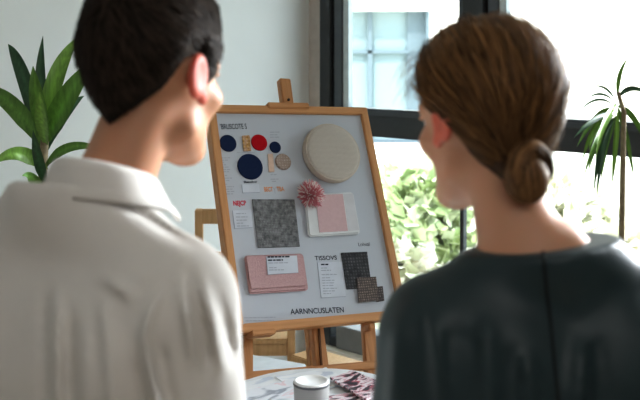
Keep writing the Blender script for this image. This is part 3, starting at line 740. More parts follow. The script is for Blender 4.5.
# hanging-leaved palm on the right
QD = 2.3
qb = at(632, 130, QD); pr = empty('slender_palm', Matrix.Translation((qb.x, qb.y, 0))); tag(pr, 'slender-leaved potted palm by the window at the right edge', 'plant')
def rp(px, py, dD=0.): return at(px, py, QD+dD) - Vector((qb.x, qb.y, 0))
MB().lathe([(0, 0), (.12, 0), (.16, .30), (.165, .32), (.15, .32), (.145, .28), (0, .28)], 36).build('pot', M['pot'], pr, smooth=True)
MB().lathe([(0, .282), (.144, .282), (.14, .27)], 30).build('soil', M['soil'], pr)
MB().tube([(0, 0, .27), (.02, .02, .8), (-.01, 0, 1.2), rp(630, 112), rp(624, 92)], [.010, .008, .007, .006, .004], 10).build('stem', M['cane'], pr, smooth=True)
pr.location.x -= .014
for path, w, cl in [
    ((rp(617, 112), rp(598, 118, -.08), rp(580, 138, -.1)), .012, dk), ((rp(618, 116), rp(602, 132, -.1), rp(590, 178, -.12)), .012, md), ((rp(619, 120), rp(606, 150, -.05), rp(603, 196, -.05)), .011, dk), ((rp(618, 110), rp(604, 116, .1), rp(586, 128, .12)), .012, md), ((rp(619, 118), rp(608, 136, .08), rp(596, 160, .1)), .012, dk),
    ((rp(618, 108), rp(600, 112), rp(583, 147, -.05)), .014, md), ((rp(618, 112), rp(598, 120), rp(588, 162, .02)), .014, lt),
    ((rp(619, 115), rp(603, 130), rp(594, 174, -.06)), .013, md), ((rp(620, 118), rp(604, 140), rp(600, 192, -.03)), .013, dk),
    ((rp(620, 110), rp(600, 122, .05), rp(595, 150, .08)), .013, lt), ((rp(622, 116), rp(610, 140), rp(607, 182, -.04)), .013, md),
    ((rp(618, 104), rp(602, 92), rp(585, 112, .03)), .006, dk), ((rp(619, 100), rp(605, 88), rp(592, 100)), .006, dk), ((rp(620, 98), rp(612, 84), rp(598, 86)), .006, dk),
    ((rp(624, 106), rp(640, 110), rp(655, 150)), .014, md), ((rp(624, 108), rp(632, 130), rp(640, 178)), .013, md), ((rp(624, 112), rp(622, 140), rp(618, 186)), .013, lt),
    ((rp(624, 98), rp(636, 80), rp(656, 96)), .012, dk), ((rp(624, 96), rp(622, 74), rp(634, 58)), .010, md), ((rp(622, 104), rp(608, 118, -.1), rp(602, 160, -.14)), .014, lt)]:
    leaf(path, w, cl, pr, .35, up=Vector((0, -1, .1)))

# ------------------------------------------------------------------ people
def head_field(fem=False):
    """head in its own axes: x right, y forward, z up, origin between the eyes and ears"""
    f = Field(); j = .92 if fem else 1.
    f.add(ell((0, -.014, .036), (.074, .094, .082)), .02)
    f.add(ell((0, .026, -.028), (.060*j, .062, .084)), .03)
    f.both(lambda s: cone((s*.046*j, .0, -.066), (s*.012, .068, -.098), .020, .017), .025)
    f.add(ell((0, .074, -.098), (.020, .017, .015)), .02)
    f.both(lambda s: ell((s*.044*j, .056, -.026), (.022, .022, .018)), .02)
    f.both(lambda s: cone((s*.042, .070, .020), (s*.008, .084, .018), .011, .012), .016)
    f.both(lambda s: ell((s*.031, .094, .000), (.016, .014, .010)), .010, True)
    f.add(cone((0, .088, .008), (0, .110, -.034), .007, .010), .012)
    f.both(lambda s: ell((s*.011, .099, -.038), (.008, .010, .007)), .006)
    f.add(ell((0, .088, -.060), (.022, .012, .006)), .005); f.add(ell((0, .087, -.070), (.019, .011, .007)), .005)
    f.both(lambda s: ell((s*.031, .082, .0075), (.016, .010, .0045)), .004)
    for s in (-1, 1):
        Rm = Matrix.Rotation(rad(s*5), 3, 'Z') @ Matrix.Rotation(rad(-12), 3, 'X')
        f.add(ellR((s*.079, -.016, .003), (.0075, .0225, .031), Rm), .006)
        f.add(ellR((s*.077, -.002, -.024), (.006, .010, .011), Rm), .006)
        f.sub(ellR((s*.087, -.013, .006), (.0055, .0135, .020), Rm), .004)
    return f
def skull_field(fem=False):
    f = Field()
    f.add(ell((0, -.014, .036), (.074, .094, .082)), .02)
    f.add(ell((0, .022, -.028), (.060, .060, .084)), .03)
    f.add(cone((0, -.035, -.02), (0, -.045, -.14), .058 if not fem else .052, .052 if not fem else .045), .03)
    return f
def xform(f, off, yaw, pitch=0., r=.15):
    """place a head field in body axes: turned clockwise by yaw (seen from above)"""
    Rm = np.array(Matrix.Rotation(-yaw, 3, 'Z') @ Matrix.Rotation(pitch, 3, 'X')); o = np.array(off)
    def g(x, y, z):
        dx, dy, dz = x-o[0], y-o[1], z-o[2]
        return f(Rm[0, 0]*dx+Rm[1, 0]*dy+Rm[2, 0]*dz, Rm[0, 1]*dx+Rm[1, 1]*dy+Rm[2, 1]*dz, Rm[0, 2]*dx+Rm[1, 2]*dy+Rm[2, 2]*dz)
    g.bb = (o-r, o+r); g.R = Rm; g.o = o; return g
def torso(f, P, e=0.):
    w, zs, zn = P['sw'], P['zs'], P['zn']
    f.add(ell((0, P['cy'], zs-.145), (P['cw']+e, P['cd']+e, .235)), .04)
    f.add(cone((-w+.02, -.012, zs), (w-.02, -.012, zs), .054+e, .054+e), .05)
    f.both(lambda s: cone((s*.02, -.03, zn+.01), (s*(w-.035), -.014, zs+.022), P['nr']*.95+e-(.02 if not e else 0), .036+e-(.016 if not e else 0)), .05)
    f.both(lambda s: ell((s*.085, -.065, zs-.085), (.085+e, .05+e, .11)), .05)
    f.add(ell((0, 0, zs-.36), (P['ww']+e, .105+e, .22)), .06)
    f.add(ell((0, -.005, .93), (P['hw']+e, .12+e, .15)), .06)
def arms(f, P, e=0., e2=0., k=.03):
    for s in (-1, 1):
        S, E, W = P['arm'](s)
        f.add(cone(S, E, .050*P['th']+e, .041*P['th']+e2), k); f.add(cone(E, W, .041*P['th']+e2, .027*P['th']+e2), k)
def hand(f, P, s):
    S, E, W = [np.array(v) for v in P['arm'](s)]; q = P['th']
    d = np.array((0, .12, -.99)); d /= np.linalg.norm(d); side = np.array((0, 1, .12)); side /= np.linalg.norm(side); nin = np.array((-s, 0, 0))
    f.add(cone(W, W+d*.02, .027*q, .024*q), .015)
    for k, (o, L) in enumerate(((.028, .070), (.010, .078), (-.009, .073), (-.026, .058))):
        a = W+d*.035+side*o*.6; b = W+d*.092+side*o; f.add(cone(a, b, .0125*q, .0105*q), .008)
        m1 = b+d*L*.48+nin*.006; m2 = m1+(d*.85+nin*.5)*L*.30; m3 = m2+(d*.6+nin*.8)*L*.24
        f.add(cone(b, m1, .0092*q, .0085*q), .003); f.add(cone(m1, m2, .0085*q, .0078*q), .002); f.add(cone(m2, m3, .0078*q, .0068*q), .002)
    t0 = W+d*.03+side*.022; t1 = t0+d*.032+side*.026+nin*.012; t2 = t1+d*.032+side*.008+nin*.012
    f.add(cone(t0, t1, .0125*q, .0105*q), .008); f.add(cone(t1, t2, .0100*q, .008*q), .003)
def legs(f, P, e=0.):
    for s in (-1, 1):
        f.add(cone((s*.085, -.005, .90), (s*.095, .012, .49), .088+e, .056+e), .04)
        f.add(cone((s*.095, .010, .49), (s*.10, -.02, .10), .056+e, .037+e), .03)
        f.add(ell((s*.097, -.03, .36), (.052+e, .05+e, .11)), .03)

def folds_disp(Wmat, folds, wk=1.):
    """cloth folds: soft ridges along lines given on the back of the garment"""
    Rw = np.array(Wmat.to_3x3()); T = np.array(Wmat.translation)
    def f(x, y, z):
        X = Rw[0, 0]*x+Rw[0, 1]*y+T[0]; Y = Rw[1, 0]*x+Rw[1, 1]*y+T[1]; Z = z+T[2]
        px = 320+F*X/Y; py = H0+F*(CZ-Z)/Y; out = np.zeros(np.broadcast(px, py).shape, np.float32)
        for pts, w, amp in folds:
            best = None; ns = len(pts)-1; prm = 0
            for i, ((ax, ay), (bx, by)) in enumerate(zip(pts, pts[1:])):
                dx, dy = bx-ax, by-ay; h = np.clip(((px-ax)*dx+(py-ay)*dy)/(dx*dx+dy*dy), 0, 1)
                q = (px-ax-h*dx)**2+(py-ay-h*dy)**2; tt = (i+h)/ns
                if best is None: best, prm = q, tt
                else: prm = np.where(q < best, tt, prm); best = np.minimum(best, q)
            tp = sstep(0, .45, prm); tp = tp if pts[-1][1] > 390 else tp*sstep(1, .6, prm)
            out += amp*tp*np.exp(-best/(w*w*wk*wk*(.6+.7*prm)))
        return out
    return f

def ribbons(paths, widths, cols, nrmf):
    """hair locks: ribbons along point lists (n,k,3)"""
    n, k, _ = paths.shape; tg = np.gradient(paths, axis=1); tg /= np.linalg.norm(tg, axis=2, keepdims=True)+1e-9
    nr = nrmf(paths); s = np.cross(tg, nr); s /= np.linalg.norm(s, axis=2, keepdims=True)+1e-9
    t = np.linspace(0, 1, k)[None, :, None]; w = widths[:, None, None]*np.minimum(1, np.minimum(t*5+.35, (1-t)*4+.12))
    V = np.stack([paths-s*w, paths+nr*w*.35, paths+s*w], 2).reshape(-1, 3)
    base = (np.arange(n)[:, None]*k+np.arange(k-1)[None]).ravel()*3
    Q = np.concatenate([np.stack([base+j, base+j+1, base+j+4, base+j+3], 1) for j in (0, 1)])
    C = np.repeat(cols, k*3, axis=0); sh = (1+.25*(t-.3))*np.ones((n, 1, 1)); C = C*np.repeat(sh.reshape(-1, 1), 3, axis=0)
    return V, Q, C
def shell_radius(f, c, d):
    lo = np.full(len(d), .02); hi = np.full(len(d), .20)
    for _ in range(22):
        m = (lo+hi)/2; p = c+d*m[:, None]; v = f(p[:, 0], p[:, 1], p[:, 2]); ins = v < 0; lo = np.where(ins, m, lo); hi = np.where(ins, hi, m)
    return lo
def hairline(tab):
    A = np.array([a for a, _ in tab], float); Zl = np.array([z for _, z in tab])
    def m(x, y, z):
        ph = np.degrees(np.abs(np.arctan2(x, y+.012))); return z-np.interp(ph, A, Zl)
    return m

def person(P):
    Wm = Matrix.Translation((P['X'], P['D'], 0)) @ Matrix.Rotation(-P['yaw'], 4, 'Z')
    fem = P['fem']; hf = head_field(fem); hg = xform(hf, P['head'], P['hyaw'], P['hp'])
    hx, hy, hz = P['head']
    hb = Vector(hg.R @ np.array((0, -.035, -.055))) + Vector(P['head'])
    f = Field(); torso(f, P); f.add(cone((P['nx'], P['ny'], P['zn']-.02), tuple(hb), P['nr']*1.08, P['nr']), .03)
    f.add(hg, .022); arms(f, P); hand(f, P, -1); hand(f, P, 1); legs(f, P)
    for s in (-1, 1): f.add(cone((s*.10, -.03, .05), (s*.115, .11, .035), .038, .03), .02)
    wr = abs(P['arm'](1)[2][0]); wz = P['arm'](1)[2][2]; wy = P['arm'](1)[2][1]
    xs = axis((-.34, .012, -wr-.045), (-wr-.045, .005, -wr+.05), (-wr+.05, .008, hx-.115), (hx-.115, .0032, hx+.115), (hx+.115, .008, wr-.05), (wr-.05, .005, wr+.045), (wr+.045, .012, .34))
    ys = axis((-.24, .01, hy-.135), (hy-.135, .0032, hy+.14), (hy+.14, .008, .32))
    zs = axis((-.02, .014, wz-.24), (wz-.24, .005, wz), (wz, .011, hz-.2), (hz-.2, .0032, hz+.14))
    Vv, Q = nets(xs, ys, zs, f.grid(xs, ys, zs)); Vv = lap(Vv, Q, 1, .4)
    # skin tone by place: redder lips; ear red includes painted backlight glow
    L = (Vv-hg.o) @ hg.R; base = np.array(P['skin']); C = np.repeat(base[None], len(Vv), 0)
    ear = sstep(.072, .080, np.abs(L[:, 0]))*sstep(.05, .03, np.abs(L[:, 2]))*sstep(.045, .03, np.abs(L[:, 1]+.012))
    C = C*(1-ear[:, None])+np.array(P['ear'])*ear[:, None]
    lip = sstep(.016, .008, np.abs(L[:, 2]+.065))*sstep(.086, .092, L[:, 1])*sstep(.026, .02, np.abs(L[:, 0])); C = C*(1-lip[:, None]*.7)+np.array((.5, .2, .18))*lip[:, None]*.7
    body = raw_mesh('person', Vv, Q, M['skin'], None, C, True, Wm); tag(body, P['label'], 'person')
    HM = Matrix.Translation(P['head']) @ Matrix(hg.R).to_4x4()
    # eyes and brows
    for s in (-1, 1):
        bmv = bmesh.new(); bmesh.ops.create_uvsphere(bmv, u_segments=24, v_segments=16, radius=.0125); Vs = np.array([v.co[:] for v in bmv.verts]); Fs = [[v.index for v in q.verts] for q in bmv.faces]; bmv.free()
        Fs = [q if len(q) == 4 else q+[q[-1]] for q in Fs]
        me = bpy.data.meshes.new('eye'); me.from_pydata([tuple(v) for v in Vs], [], [list(dict.fromkeys(q)) for q in Fs])
        a = me.color_attributes.new('Col', 'FLOAT_COLOR', 'POINT'); r = np.hypot(Vs[:, 0], Vs[:, 2]); cc = np.ones((len(Vs), 4), np.float32); cc[:, :3] = (.8, .78, .75)
        fr = Vs[:, 1] > 0; cc[fr & (r < .0062), :3] = (.12, .07, .04); cc[fr & (r < .003), :3] = (.005, .005, .005); a.data.foreach_set('color', cc.ravel())
        me.polygons.foreach_set('use_smooth', [True]*len(me.polygons)); me.materials.append(M['eye'])
        e = bpy.data.objects.new('eye', me); COL.objects.link(e); e.parent = body; e.matrix_local = HM @ Matrix.Translation((s*.031, .0712, .0005))
        pts = np.array([(s*(.012+.034*t), .092-.018*t*t, .021+.006*sin(t*2.4)) for t in np.linspace(0, 1, 9)])
        mb = MB().tube([tuple(p) for p in pts], [.002, .0035, .004, .004, .004, .0035, .003, .0025, .001], 8); br = mb.build('eyebrow', M['brow'], body, smooth=True); br.matrix_local = HM
    # hair: a shell over the skull, with locks lying on it
    sk = skull_field(fem); hl = hairline(P['hairline'])
    def hairf(x, y, z):
        m = hl(x, y, z); T = P['hairT'](x, y, z)
        return sk(x, y, z)-np.minimum(np.maximum(m*.55, -.006), T)
    xs = axis((-.12, .003, .12)); ys = axis((-.16, .003, .13)); zs = axis((-.13, .003, .165))
    G = hairf(xs[:, None, None], ys[None, :, None], zs[None, None, :]).astype(np.float32)
    if P.get('bun'):
        bf = P['bun'](); G = smin(G, bf(xs[:, None, None], ys[None, :, None], zs[None, None, :]).astype(np.float32), .008)
    Hv, Hq = nets(xs, ys, zs, G); Hv = lap(Hv, Hq, 2)
    hm = hl(Hv[:, 0], Hv[:, 1], Hv[:, 2]); keep = (hm > -.006)
    if P.get('bun'): keep |= bf(Hv[:, 0], Hv[:, 1], Hv[:, 2]) < .003
    Hq = Hq[keep[Hq].all(1)]
    used = np.unique(Hq); rm = np.full(len(Hv), -1); rm[used] = np.arange(len(used)); Hv = Hv[used]; Hq = rm[Hq]
    Hc = np.repeat(np.array(P['hair'])[None]*.75, len(Hv), 0)
    paths, wd, lc = P['locks'](hairf, hl)
    ctr = np.array((0, -.012, .02))
    def nrm(p):
        d = p-ctr; return d/(np.linalg.norm(d, axis=2, keepdims=True)+1e-9)
    Rv, Rq, Rc = ribbons(paths, wd, lc, nrm)
    Vall = np.concatenate([Hv, Rv]); Qall = np.concatenate([Hq, Rq+len(Hv)]); Call = np.concatenate([Hc, Rc])
    if P.get('bunlocks'):
        for pth, w, c, cen in P['bunlocks']():
            def nb(p, cen=cen): d = p-np.array(cen); return d/(np.linalg.norm(d, axis=2, keepdims=True)+1e-9)
            rv, rq, rc = ribbons(pth, w, c, nb); Qall = np.concatenate([Qall, rq+len(Vall)]); Vall = np.concatenate([Vall, rv]); Call = np.concatenate([Call, rc])
    h = raw_mesh('hair', Vall, Qall, P['hmat'], body, np.clip(Call, 0, 1), True); h.matrix_local = HM
    # garments
    g = Field(); e = P['ease']; torso(g, P, e); arms(g, P, P['slv'][0], P['slv'][1], .035)
    if P.get('extra'): P['extra'](g)
    x = axis((-.36, .0055, .36)); y = axis((-.26, .0055, .24)); z = axis((P['hem']-.02, .0055, P['zn']+.10))
    Gv = g.grid(x, y, z, .07); X, Y, Z = x[:, None, None], y[None, :, None], z[None, None, :]
    Gv = Gv - np.maximum(P['fk']*folds_disp(Wm, P['folds'], 1.6 if fem else 1.)(X, Y, Z), .006-P['ease'])
    Gv = Gv - .0016*np.sin(X*31+Z*17+np.sin(Z*23)*1.3)*np.sin(Z*14+X*9+Y*20)
    Gv = np.maximum(Gv, P['hem']-Z); Gv = np.maximum(Gv, P['neckcut'](X, Y, Z)); Gv = np.maximum(Gv, -(Z-P['cuff'])-1*((np.abs(X) < .17)))
    Gv = Gv.astype(np.float32)
    Sv, Sq = nets(x, y, z, Gv); Sv = lap(Sv, Sq, 2, .5)
    gar = raw_mesh(P['garment'], Sv, Sq, P['gmat'], body); gar['label'] = P['glabel']
    # trousers and shoes
    t = Field(); t.add(ell((0, -.005, .93), (P['hw']+.012, .13, .15)), .06); legs(t, P, .016)
    x = axis((-.26, .011, .26)); y = axis((-.2, .011, .2)); z = axis((.05, .011, 1.1))
    Gv = t.grid(x, y, z, .06); Gv = np.maximum(Gv, .085-z[None, None, :]); Gv = np.maximum(Gv, z[None, None, :]-1.03).astype(np.float32)
    tv, tq = nets(x, y, z, Gv); raw_mesh('trousers', lap(tv, tq, 2), tq, M['trouser'], body)
    for s in (-1, 1):
        t = Field(); t.add(cone((s*.10, -.035, .055), (s*.118, .13, .042), .048, .040), .02); t.add(cone((s*.10, -.03, .06), (s*.10, -.025, .12), .048, .044), .03)
        x = axis((s*.11-.08, .007, s*.11+.08)); y = axis((-.11, .007, .2)); z = axis((-.01, .007, .15))
        Gv = t.grid(x, y, z, .06); Gv = np.maximum(Gv, .002-z[None, None, :]); Gv = np.maximum(Gv, z[None, None, :]-.125).astype(np.float32)
        tv, tq = nets(x, y, z, Gv); raw_mesh('shoe', lap(tv, tq, 1), tq, M['shoe'], body)
    return body, Wm

# ---- the man
M['brow'] = plain('brow_hair', (.03, .02, .015), .7)
def man_locks(hf, hl):
    r = np.random.default_rng(3); n = 5200; c = np.array((0, -.012, .02))
    d = r.normal(size=(n, 3)); d /= np.linalg.norm(d, axis=1, keepdims=True)
    rr = shell_radius(hf, c, d); p = c+d*rr[:, None]; ok = hl(p[:, 0], p[:, 1], p[:, 2]) > .006; d = d[ok]; n = len(d)
    whorl = np.array((.1, -.55, .83)); whorl /= np.linalg.norm(whorl)
    flow = d-whorl; flow += np.array((0, .25, -.1)); sw = np.cross(whorl, d)*.35; flow = flow+sw+r.normal(size=(n, 3))*.16
    flow -= d*(flow*d).sum(1, keepdims=True); flow /= np.linalg.norm(flow, axis=1, keepdims=True)+1e-9
    k = 5; pm = c+d*shell_radius(hf, c, d)[:, None]; L = r.uniform(.25, .42, n)*np.where(d[:, 2] > .3, 1.15, .7)*np.clip(hl(pm[:, 0], pm[:, 1], pm[:, 2])/.035, .3, 1); paths = np.zeros((n, k, 3))
    for i in range(k):
        t = i/(k-1); a = L*t; e = d*np.cos(a)[:, None]+flow*np.sin(a)[:, None]; R_ = shell_radius(hf, c, e); lift = .0008+.0035*t*np.where(d[:, 2] > .1, 1.6, .7)*r.uniform(.4, 1.2, n)
        paths[:, i] = c+e*(R_+lift)[:, None]
    col = np.array((.026, .018, .013))*r.uniform(.45, 1.9, (n, 1))
    return paths, r.uniform(.0009, .0017, n), col
MAN = dict(fem=False, fk=2.6, nx=.022, ny=.0, X=-.300, D=1.285, yaw=rad(26), head=(.048, .085, 1.612), hyaw=rad(2), hp=rad(-3), skin=(.52, .275, .17), ear=(.56, .13, .085),
    sw=.158, zs=1.345, zn=1.455, cw=.150, cd=.108, cy=.0, ww=.15, hw=.165, nr=.047, th=1.0,
    arm=lambda s: ((s*.150, -.012, 1.338), (s*.196, -.03, 1.08), (s*.20, .06, .85)),
    hairline=[(0, .072), (25, .070), (40, .060), (52, .035), (60, -.006), (74, -.014), (82, .012), (92, .034), (104, .032), (116, .014), (130, -.008), (150, -.028), (166, -.044), (180, -.056)],
    hairT=lambda x, y, z: .004+.009*sstep(-.03, .05, z)+.012*sstep(.06, .12, z)+.007*sstep(.02, .09, y)*sstep(.05, .09, z),
    hair=(.020, .014, .010), hmat=M['hair_m'], locks=man_locks,
    label='person with short dark hair, wearing an off-white collared shirt',
    ease=.016, slv=(.020, .022), hem=.80, cuff=.86, garment='shirt', glabel='loose off-white cotton shirt', gmat=M['shirt'],
    neckcut=lambda X, Y, Z: (Z-(1.484-.24*(Y+.06)))-1.0*((np.abs(X) > .10)),
    folds=[([(54, 196), (118, 199), (168, 232), (214, 256)], 5, -.004),
           ([(97, 272), (118, 288), (140, 302)], 5, .005), ([(166, 280), (150, 312), (144, 336), (150, 370), (158, 404)], 5, .010), ([(128, 350), (138, 381), (140, 402)], 7, -.005),
           ([(158, 330), (162, 368), (170, 402)], 7, -.005),
           ([(176, 262), (188, 325), (196, 381)], 5, .007), ([(186, 262), (204, 330), (210, 390)], 5, -.005), ([(198, 268), (214, 325), (222, 381)], 5, .007), ([(212, 275), (228, 330), (236, 385)], 5, -.004),
           ([(46, 275), (44, 330), (46, 400)], 4, -.003), ([(56, 275), (57, 330), (58, 400)], 4, .005), ([(70, 290), (70, 400)], 6, -.004), ([(100, 285), (108, 340), (112, 400)], 8, .006), ([(86, 300), (88, 400)], 6, .003)])
man, MW = person(MAN)
# collar: a stand that turns over at the top and falls outwards
def collar():
    prof = [(.000, -.01), (.001, .020), (.002, .040), (.005, .0455), (.010, .0445), (.015, .036), (.022, .018), (.029, .002), (.0315, -.001), (.0305, .0045), (.027, .012)]
    n = 72; V = []; Q = []; m = len(prof)
    for i in range(n+1):
        a = rad(-142+284*i/n)             # 0 = nape, +-160 = the two points at the front
        sx, cy = sin(a), -cos(a); fr = sstep(90, 142, abs(math.degrees(a)))
        base = Vector((.030+sx*.051, .004+cy*.060, 1.474-.36*(cy*.060+.060)))
        out = Vector((sx, cy, 0))
        for w, h in prof:
            hh = h*(1-.2*fr) - .012*fr*(w > .012)
            p = base+out*(w*(1+.3*fr)+.0015*sin(a*7)*(w > .012))+Vector((0, 0, hh)); V.append(tuple(p))
    for i in range(n):
        for j in range(m-1): k = i*m+j; Q.append((k, k+1, k+m+1, k+m))
    o = raw_mesh('collar', V, Q, M['shirt'], man); return o
collar()

# ---- the woman
BUN = (-.025, -.103, -.069)
def woman_locks(hf, hl):
    r = np.random.default_rng(5); n = 4200; c = np.array((0, -.012, .02))
    d = r.normal(size=(n*2, 3)); d /= np.linalg.norm(d, axis=1, keepdims=True)
    rr = shell_radius(hf, c, d); p = c+d*rr[:, None]; ok = hl(p[:, 0], p[:, 1], p[:, 2]) > .003; d = d[ok][:n]; n = len(d)
    db = np.array(BUN)-c; db /= np.linalg.norm(db); k = 14; paths = np.zeros((n, k, 3)); ang = np.arccos(np.clip(d@db, -1, 1)); span = np.minimum(1, r.uniform(.45, 1.0, n)/np.maximum(ang, .3)*1.0)
    wob = r.normal(size=(n, 3))*.05; lift = r.uniform(.0002, .0034, n)+np.where(r.random(n) < .10, r.uniform(.002, .008, n), 0)
    for i in range(k):
        t = i/(k-1)*span; s = np.sin(ang)+1e-6
        e = d*(np.sin((1-t)*ang)/s)[:, None]+db*(np.sin(t*ang)/s)[:, None]+wob*np.sin(pi*t)[:, None]; e /= np.linalg.norm(e, axis=1, keepdims=True)
        paths[:, i] = c+e*(shell_radius(hf, c, e)+lift*np.sin(pi*min(1, .15+i/(k-1)*.85)) )[:, None]
    # light and dark bands of hair running into the knot
    az = np.arctan2(d[:, 0], d[:, 2]+.3); band = .5+.5*np.sin(az*17+r.normal(size=n)*.5)
    c1, c2 = np.array((.030, .0145, .006)), np.array((.235, .122, .047)); mix = np.clip(.5*band+.5*r.random(n), 0, 1)[:, None]
    col = c1*(1-mix)+c2*mix
    # loose strands over the forehead side and nape
    m = 80; fp = np.zeros((m, k, 3))
    for q in range(m):
        if q < 60:
            s = r.uniform(-.06, .075); a = np.array((-.052+abs(s)*.1, .05+r.uniform(-.03, .035), .085+r.uniform(-.03, .02))); v = np.array((-.045-r.uniform(0, .03), .03, -.0))*.45; g = np.array((-.004, .005, -.05-r.uniform(0, .03)))*.6
        else:
            a = np.array((r.uniform(-.04, .045), -.075, -.06)); v = np.array((r.uniform(-.02, .03), -.01, -.02)); g = np.array((r.uniform(-.01, .01), .012, -.035))
        for i in range(k): t = i/(k-1); fp[q, i] = a+v*t+g*t*t
    paths = np.concatenate([paths, fp]); col = np.concatenate([col, np.repeat(c2[None]*.8, m, 0)]); wd = np.concatenate([r.uniform(.0010, .0021, n), np.full(m, .0006)])
    return paths, wd, col
def bun():
    f = Field(); b = np.array(BUN)
    f.add(ell(tuple(b+np.array((0, -.006, -.006))), (.027, .026, .031)), .006)
    prev = None
    for i in range(13):
        t = rad(-50+i*20); p = b+np.array((-.021*cos(t)+.004, -.012, .024*sin(t)+.004))
        if prev is not None: f.add(cone(prev, p, .0115, .0115), .004)
        prev = p
    f.add(cone(b+np.array((0, .03, .012)), b, .020, .020), .008)
    return f
def bunlocks():
    r = np.random.default_rng(9); out = []; b = np.array(BUN); c1, c2 = np.array((.035, .017, .007)), np.array((.26, .14, .06))
    n = 260; k = 12; P = np.zeros((n, k, 3))
    for q in range(n):
        rr = r.uniform(.006, .0118); ph = r.uniform(0, 2*pi); a0 = r.uniform(-60, 60); a1 = a0+r.uniform(80, 140)
        for i in range(k):
            t = rad(a0+(a1-a0)*i/(k-1)); cen = b+np.array((-.021*cos(t)+.004, -.012, .024*sin(t)+.004)); ou = np.array((-cos(t), 0, sin(t)))
            P[q, i] = cen+(ou*cos(ph+.6*i/k)+np.array((0, -1, 0))*sin(ph+.6*i/k))*.0125
    mx = r.random((n, 1)); out.append((P, r.uniform(.0008, .0018, n), c1*(1-mx)+c2*mx*1.1, tuple(b)))
    n = 300; P = np.zeros((n, k, 3)); e0 = b+np.array((0, -.006, -.006))
    for q in range(n):
        lon = r.uniform(-2.4, 2.4); tw = r.uniform(-.5, .5)
        for i in range(k):
            th = rad(20+150*i/(k-1)); lo = lon+tw*i/k
            P[q, i] = e0+np.array((.0275*sin(th)*sin(lo), -.0265*sin(th)*cos(lo), .0315*cos(th)))
    mx = r.random((n, 1)); out.append((P, r.uniform(.0008, .0018, n), c1*(1-mx)+c2*mx, tuple(e0)))
    return out
WOMAN = dict(fem=True, fk=1.7, nx=-.034, ny=-.02, X=.281, D=1.275, yaw=rad(-12), head=(-.050, .070, 1.557), hyaw=rad(-17), hp=rad(-6), skin=(.56, .315, .205), ear=(.64, .17, .11),
    sw=.158, zs=1.300, zn=1.395, cw=.140, cd=.100, cy=.0, ww=.125, hw=.165, nr=.047, th=.88,
    arm=lambda s: ((s*.152, -.012, 1.292), (s*.196, -.03, 1.04), (s*.20, .06, .82)),
    hairline=[(0, .074), (25, .072), (45, .060), (60, .036), (72, .006), (82, .000), (92, .004), (102, -.012), (116, -.040), (135, -.058), (160, -.070), (180, -.076)],
    hairT=lambda x, y, z: .009+.008*sstep(-.04, .05, z)+.001*sstep(.05, .12, z),
    hair=(.06, .03, .013), hmat=M['hair_w'], locks=woman_locks, bun=bun, bunlocks=bunlocks,
    label='person with brown hair in a low bun, wearing a dark teal top',
    ease=.010, slv=(.016, .018), hem=.74, cuff=.86, garment='top', glabel='dark teal satin top with a back seam', gmat=M['dress'],
    neckcut=lambda X, Y, Z: Z-(1.409+.08*X),
    folds=[
           ([(487, 312), (486, 345), (484, 402)], 6, .006), ([(474, 320), (474, 402)], 6, -.005), ([(432, 300), (434, 340), (440, 402)], 7, .006), ([(420, 290), (425, 350), (430, 402)], 6, -.006), ([(450, 310), (456, 360), (452, 402)], 8, -.005), ([(526, 345), (530, 402)], 6, .005), ([(512, 340), (514, 402)], 6, -.004), ([(585, 330), (582, 402)], 7, .006), ([(596, 330), (598, 402)], 6, -.005), ([(400, 300), (394, 350), (392, 402)], 7, .004)])
woman, WW = person(WOMAN)
from mathutils.bvhtree import BVHTree
def seam(body, Wm, garment, pts, r, mat, name, n=40, sink=-.15):
    g = [c for c in body.children if c.name.split('.')[0] == garment][0]; me = g.data
    bv = BVHTree.FromPolygons([v.co for v in me.vertices], [tuple(p.vertices) for p in me.polygons]); Wi = Wm.inverted(); o = Wi @ CAM; P = []
    seg = [(Vector(a), Vector(b)) for a, b in zip(pts, pts[1:])]
    for i in range(n+1):
        t = i/n*len(seg); k = min(int(t), len(seg)-1); p = seg[k][0].lerp(seg[k][1], t-k)
        d = Wi.to_3x3() @ Vector(((p.x-320)/F, 1, -(p.y-H0)/F)); h = bv.ray_cast(o, d.normalized())
        if h[0] is not None: P.append(h[0]-h[1]*r*sink if h[1].dot(d) < 0 else h[0])
    return MB().tube(P, r, 6).build(name, mat, body, smooth=True)
M['seamdark'] = plain('seam_dark', (.006, .010, .011), .8)  # dark line of the back seam
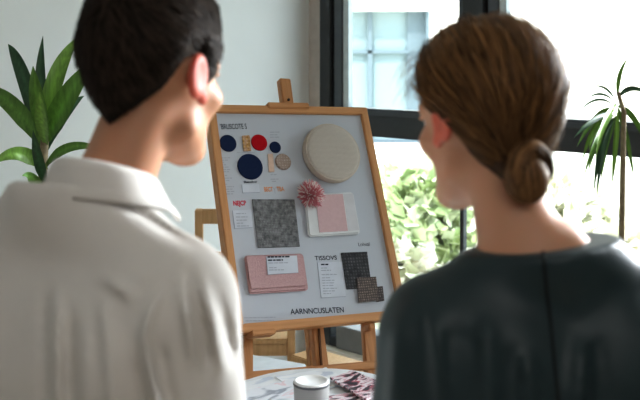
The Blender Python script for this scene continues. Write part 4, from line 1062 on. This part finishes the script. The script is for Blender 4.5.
seam(woman, WW, 'top', [(543, 251), (546, 285), (550, 320), (560, 420), (566, 500)], .0022, M['seamdark'], 'back_seam')

# ------------------------------------------------------------------ light
w = bpy.data.worlds.new('World'); scene.world = w; w.use_nodes = True
bg = w.node_tree.nodes['Background']; bg.inputs[0].default_value = (.80, .92, 1.0, 1); bg.inputs[1].default_value = 2.3
def area(name, loc, target, size, energy, col=(1, 1, 1), spread=pi):
    l = bpy.data.lights.new(name, 'AREA'); l.shape = 'RECTANGLE'; l.size, l.size_y = size; l.energy = energy; l.color = col; l.spread = spread
    o = bpy.data.objects.new(name, l); COL.objects.link(o); o.location = loc
    o.rotation_euler = (Vector(target)-Vector(loc)).to_track_quat('-Z', 'Y').to_euler(); return o
sun = bpy.data.lights.new('sun', 'SUN'); sun.energy = 3.0; sun.angle = rad(4); sun.color = (1, .97, .92)
so = bpy.data.objects.new('sun', sun); COL.objects.link(so); so.rotation_euler = Vector((.25, .62, -.9)).to_track_quat('-Z', 'Y').to_euler()
area('overhead_fill', (.7, -.3, 2.7), (.2, 1.3, 1.0), (1.4, 1.4), 10, (1, .96, .93))  # unseen fill lamp added overhead to lift the people's backs
area('added_side_fill', (2.25, 2.7, 2.1), (-.4, 1.0, 1.25), (.9, 1.5), 25, (.92, .96, 1), rad(80))  # unseen side lamp added to strengthen daylight on the shirt and shoulders

# ------------------------------------------------------------------ camera
cam = bpy.data.cameras.new('camera'); cam.sensor_width = 36; cam.lens = F/640*36; cam.shift_y = -(200-H0)/640
cam.dof.use_dof = True; cam.dof.focus_distance = 2.95; cam.dof.aperture_fstop = 5.0
co = bpy.data.objects.new('camera', cam); COL.objects.link(co); co.location = (0, 0, CZ); co.rotation_euler = (rad(90), 0, 0)
scene.camera = co
scene.view_settings.view_transform = 'Standard'; scene.view_settings.look = 'None'; scene.view_settings.exposure = 1.0; scene.view_settings.gamma = 0.84
scene.cycles.use_denoising = True; scene.cycles.max_bounces = 10; scene.cycles.diffuse_bounces = 6; scene.cycles.transparent_max_bounces = 12
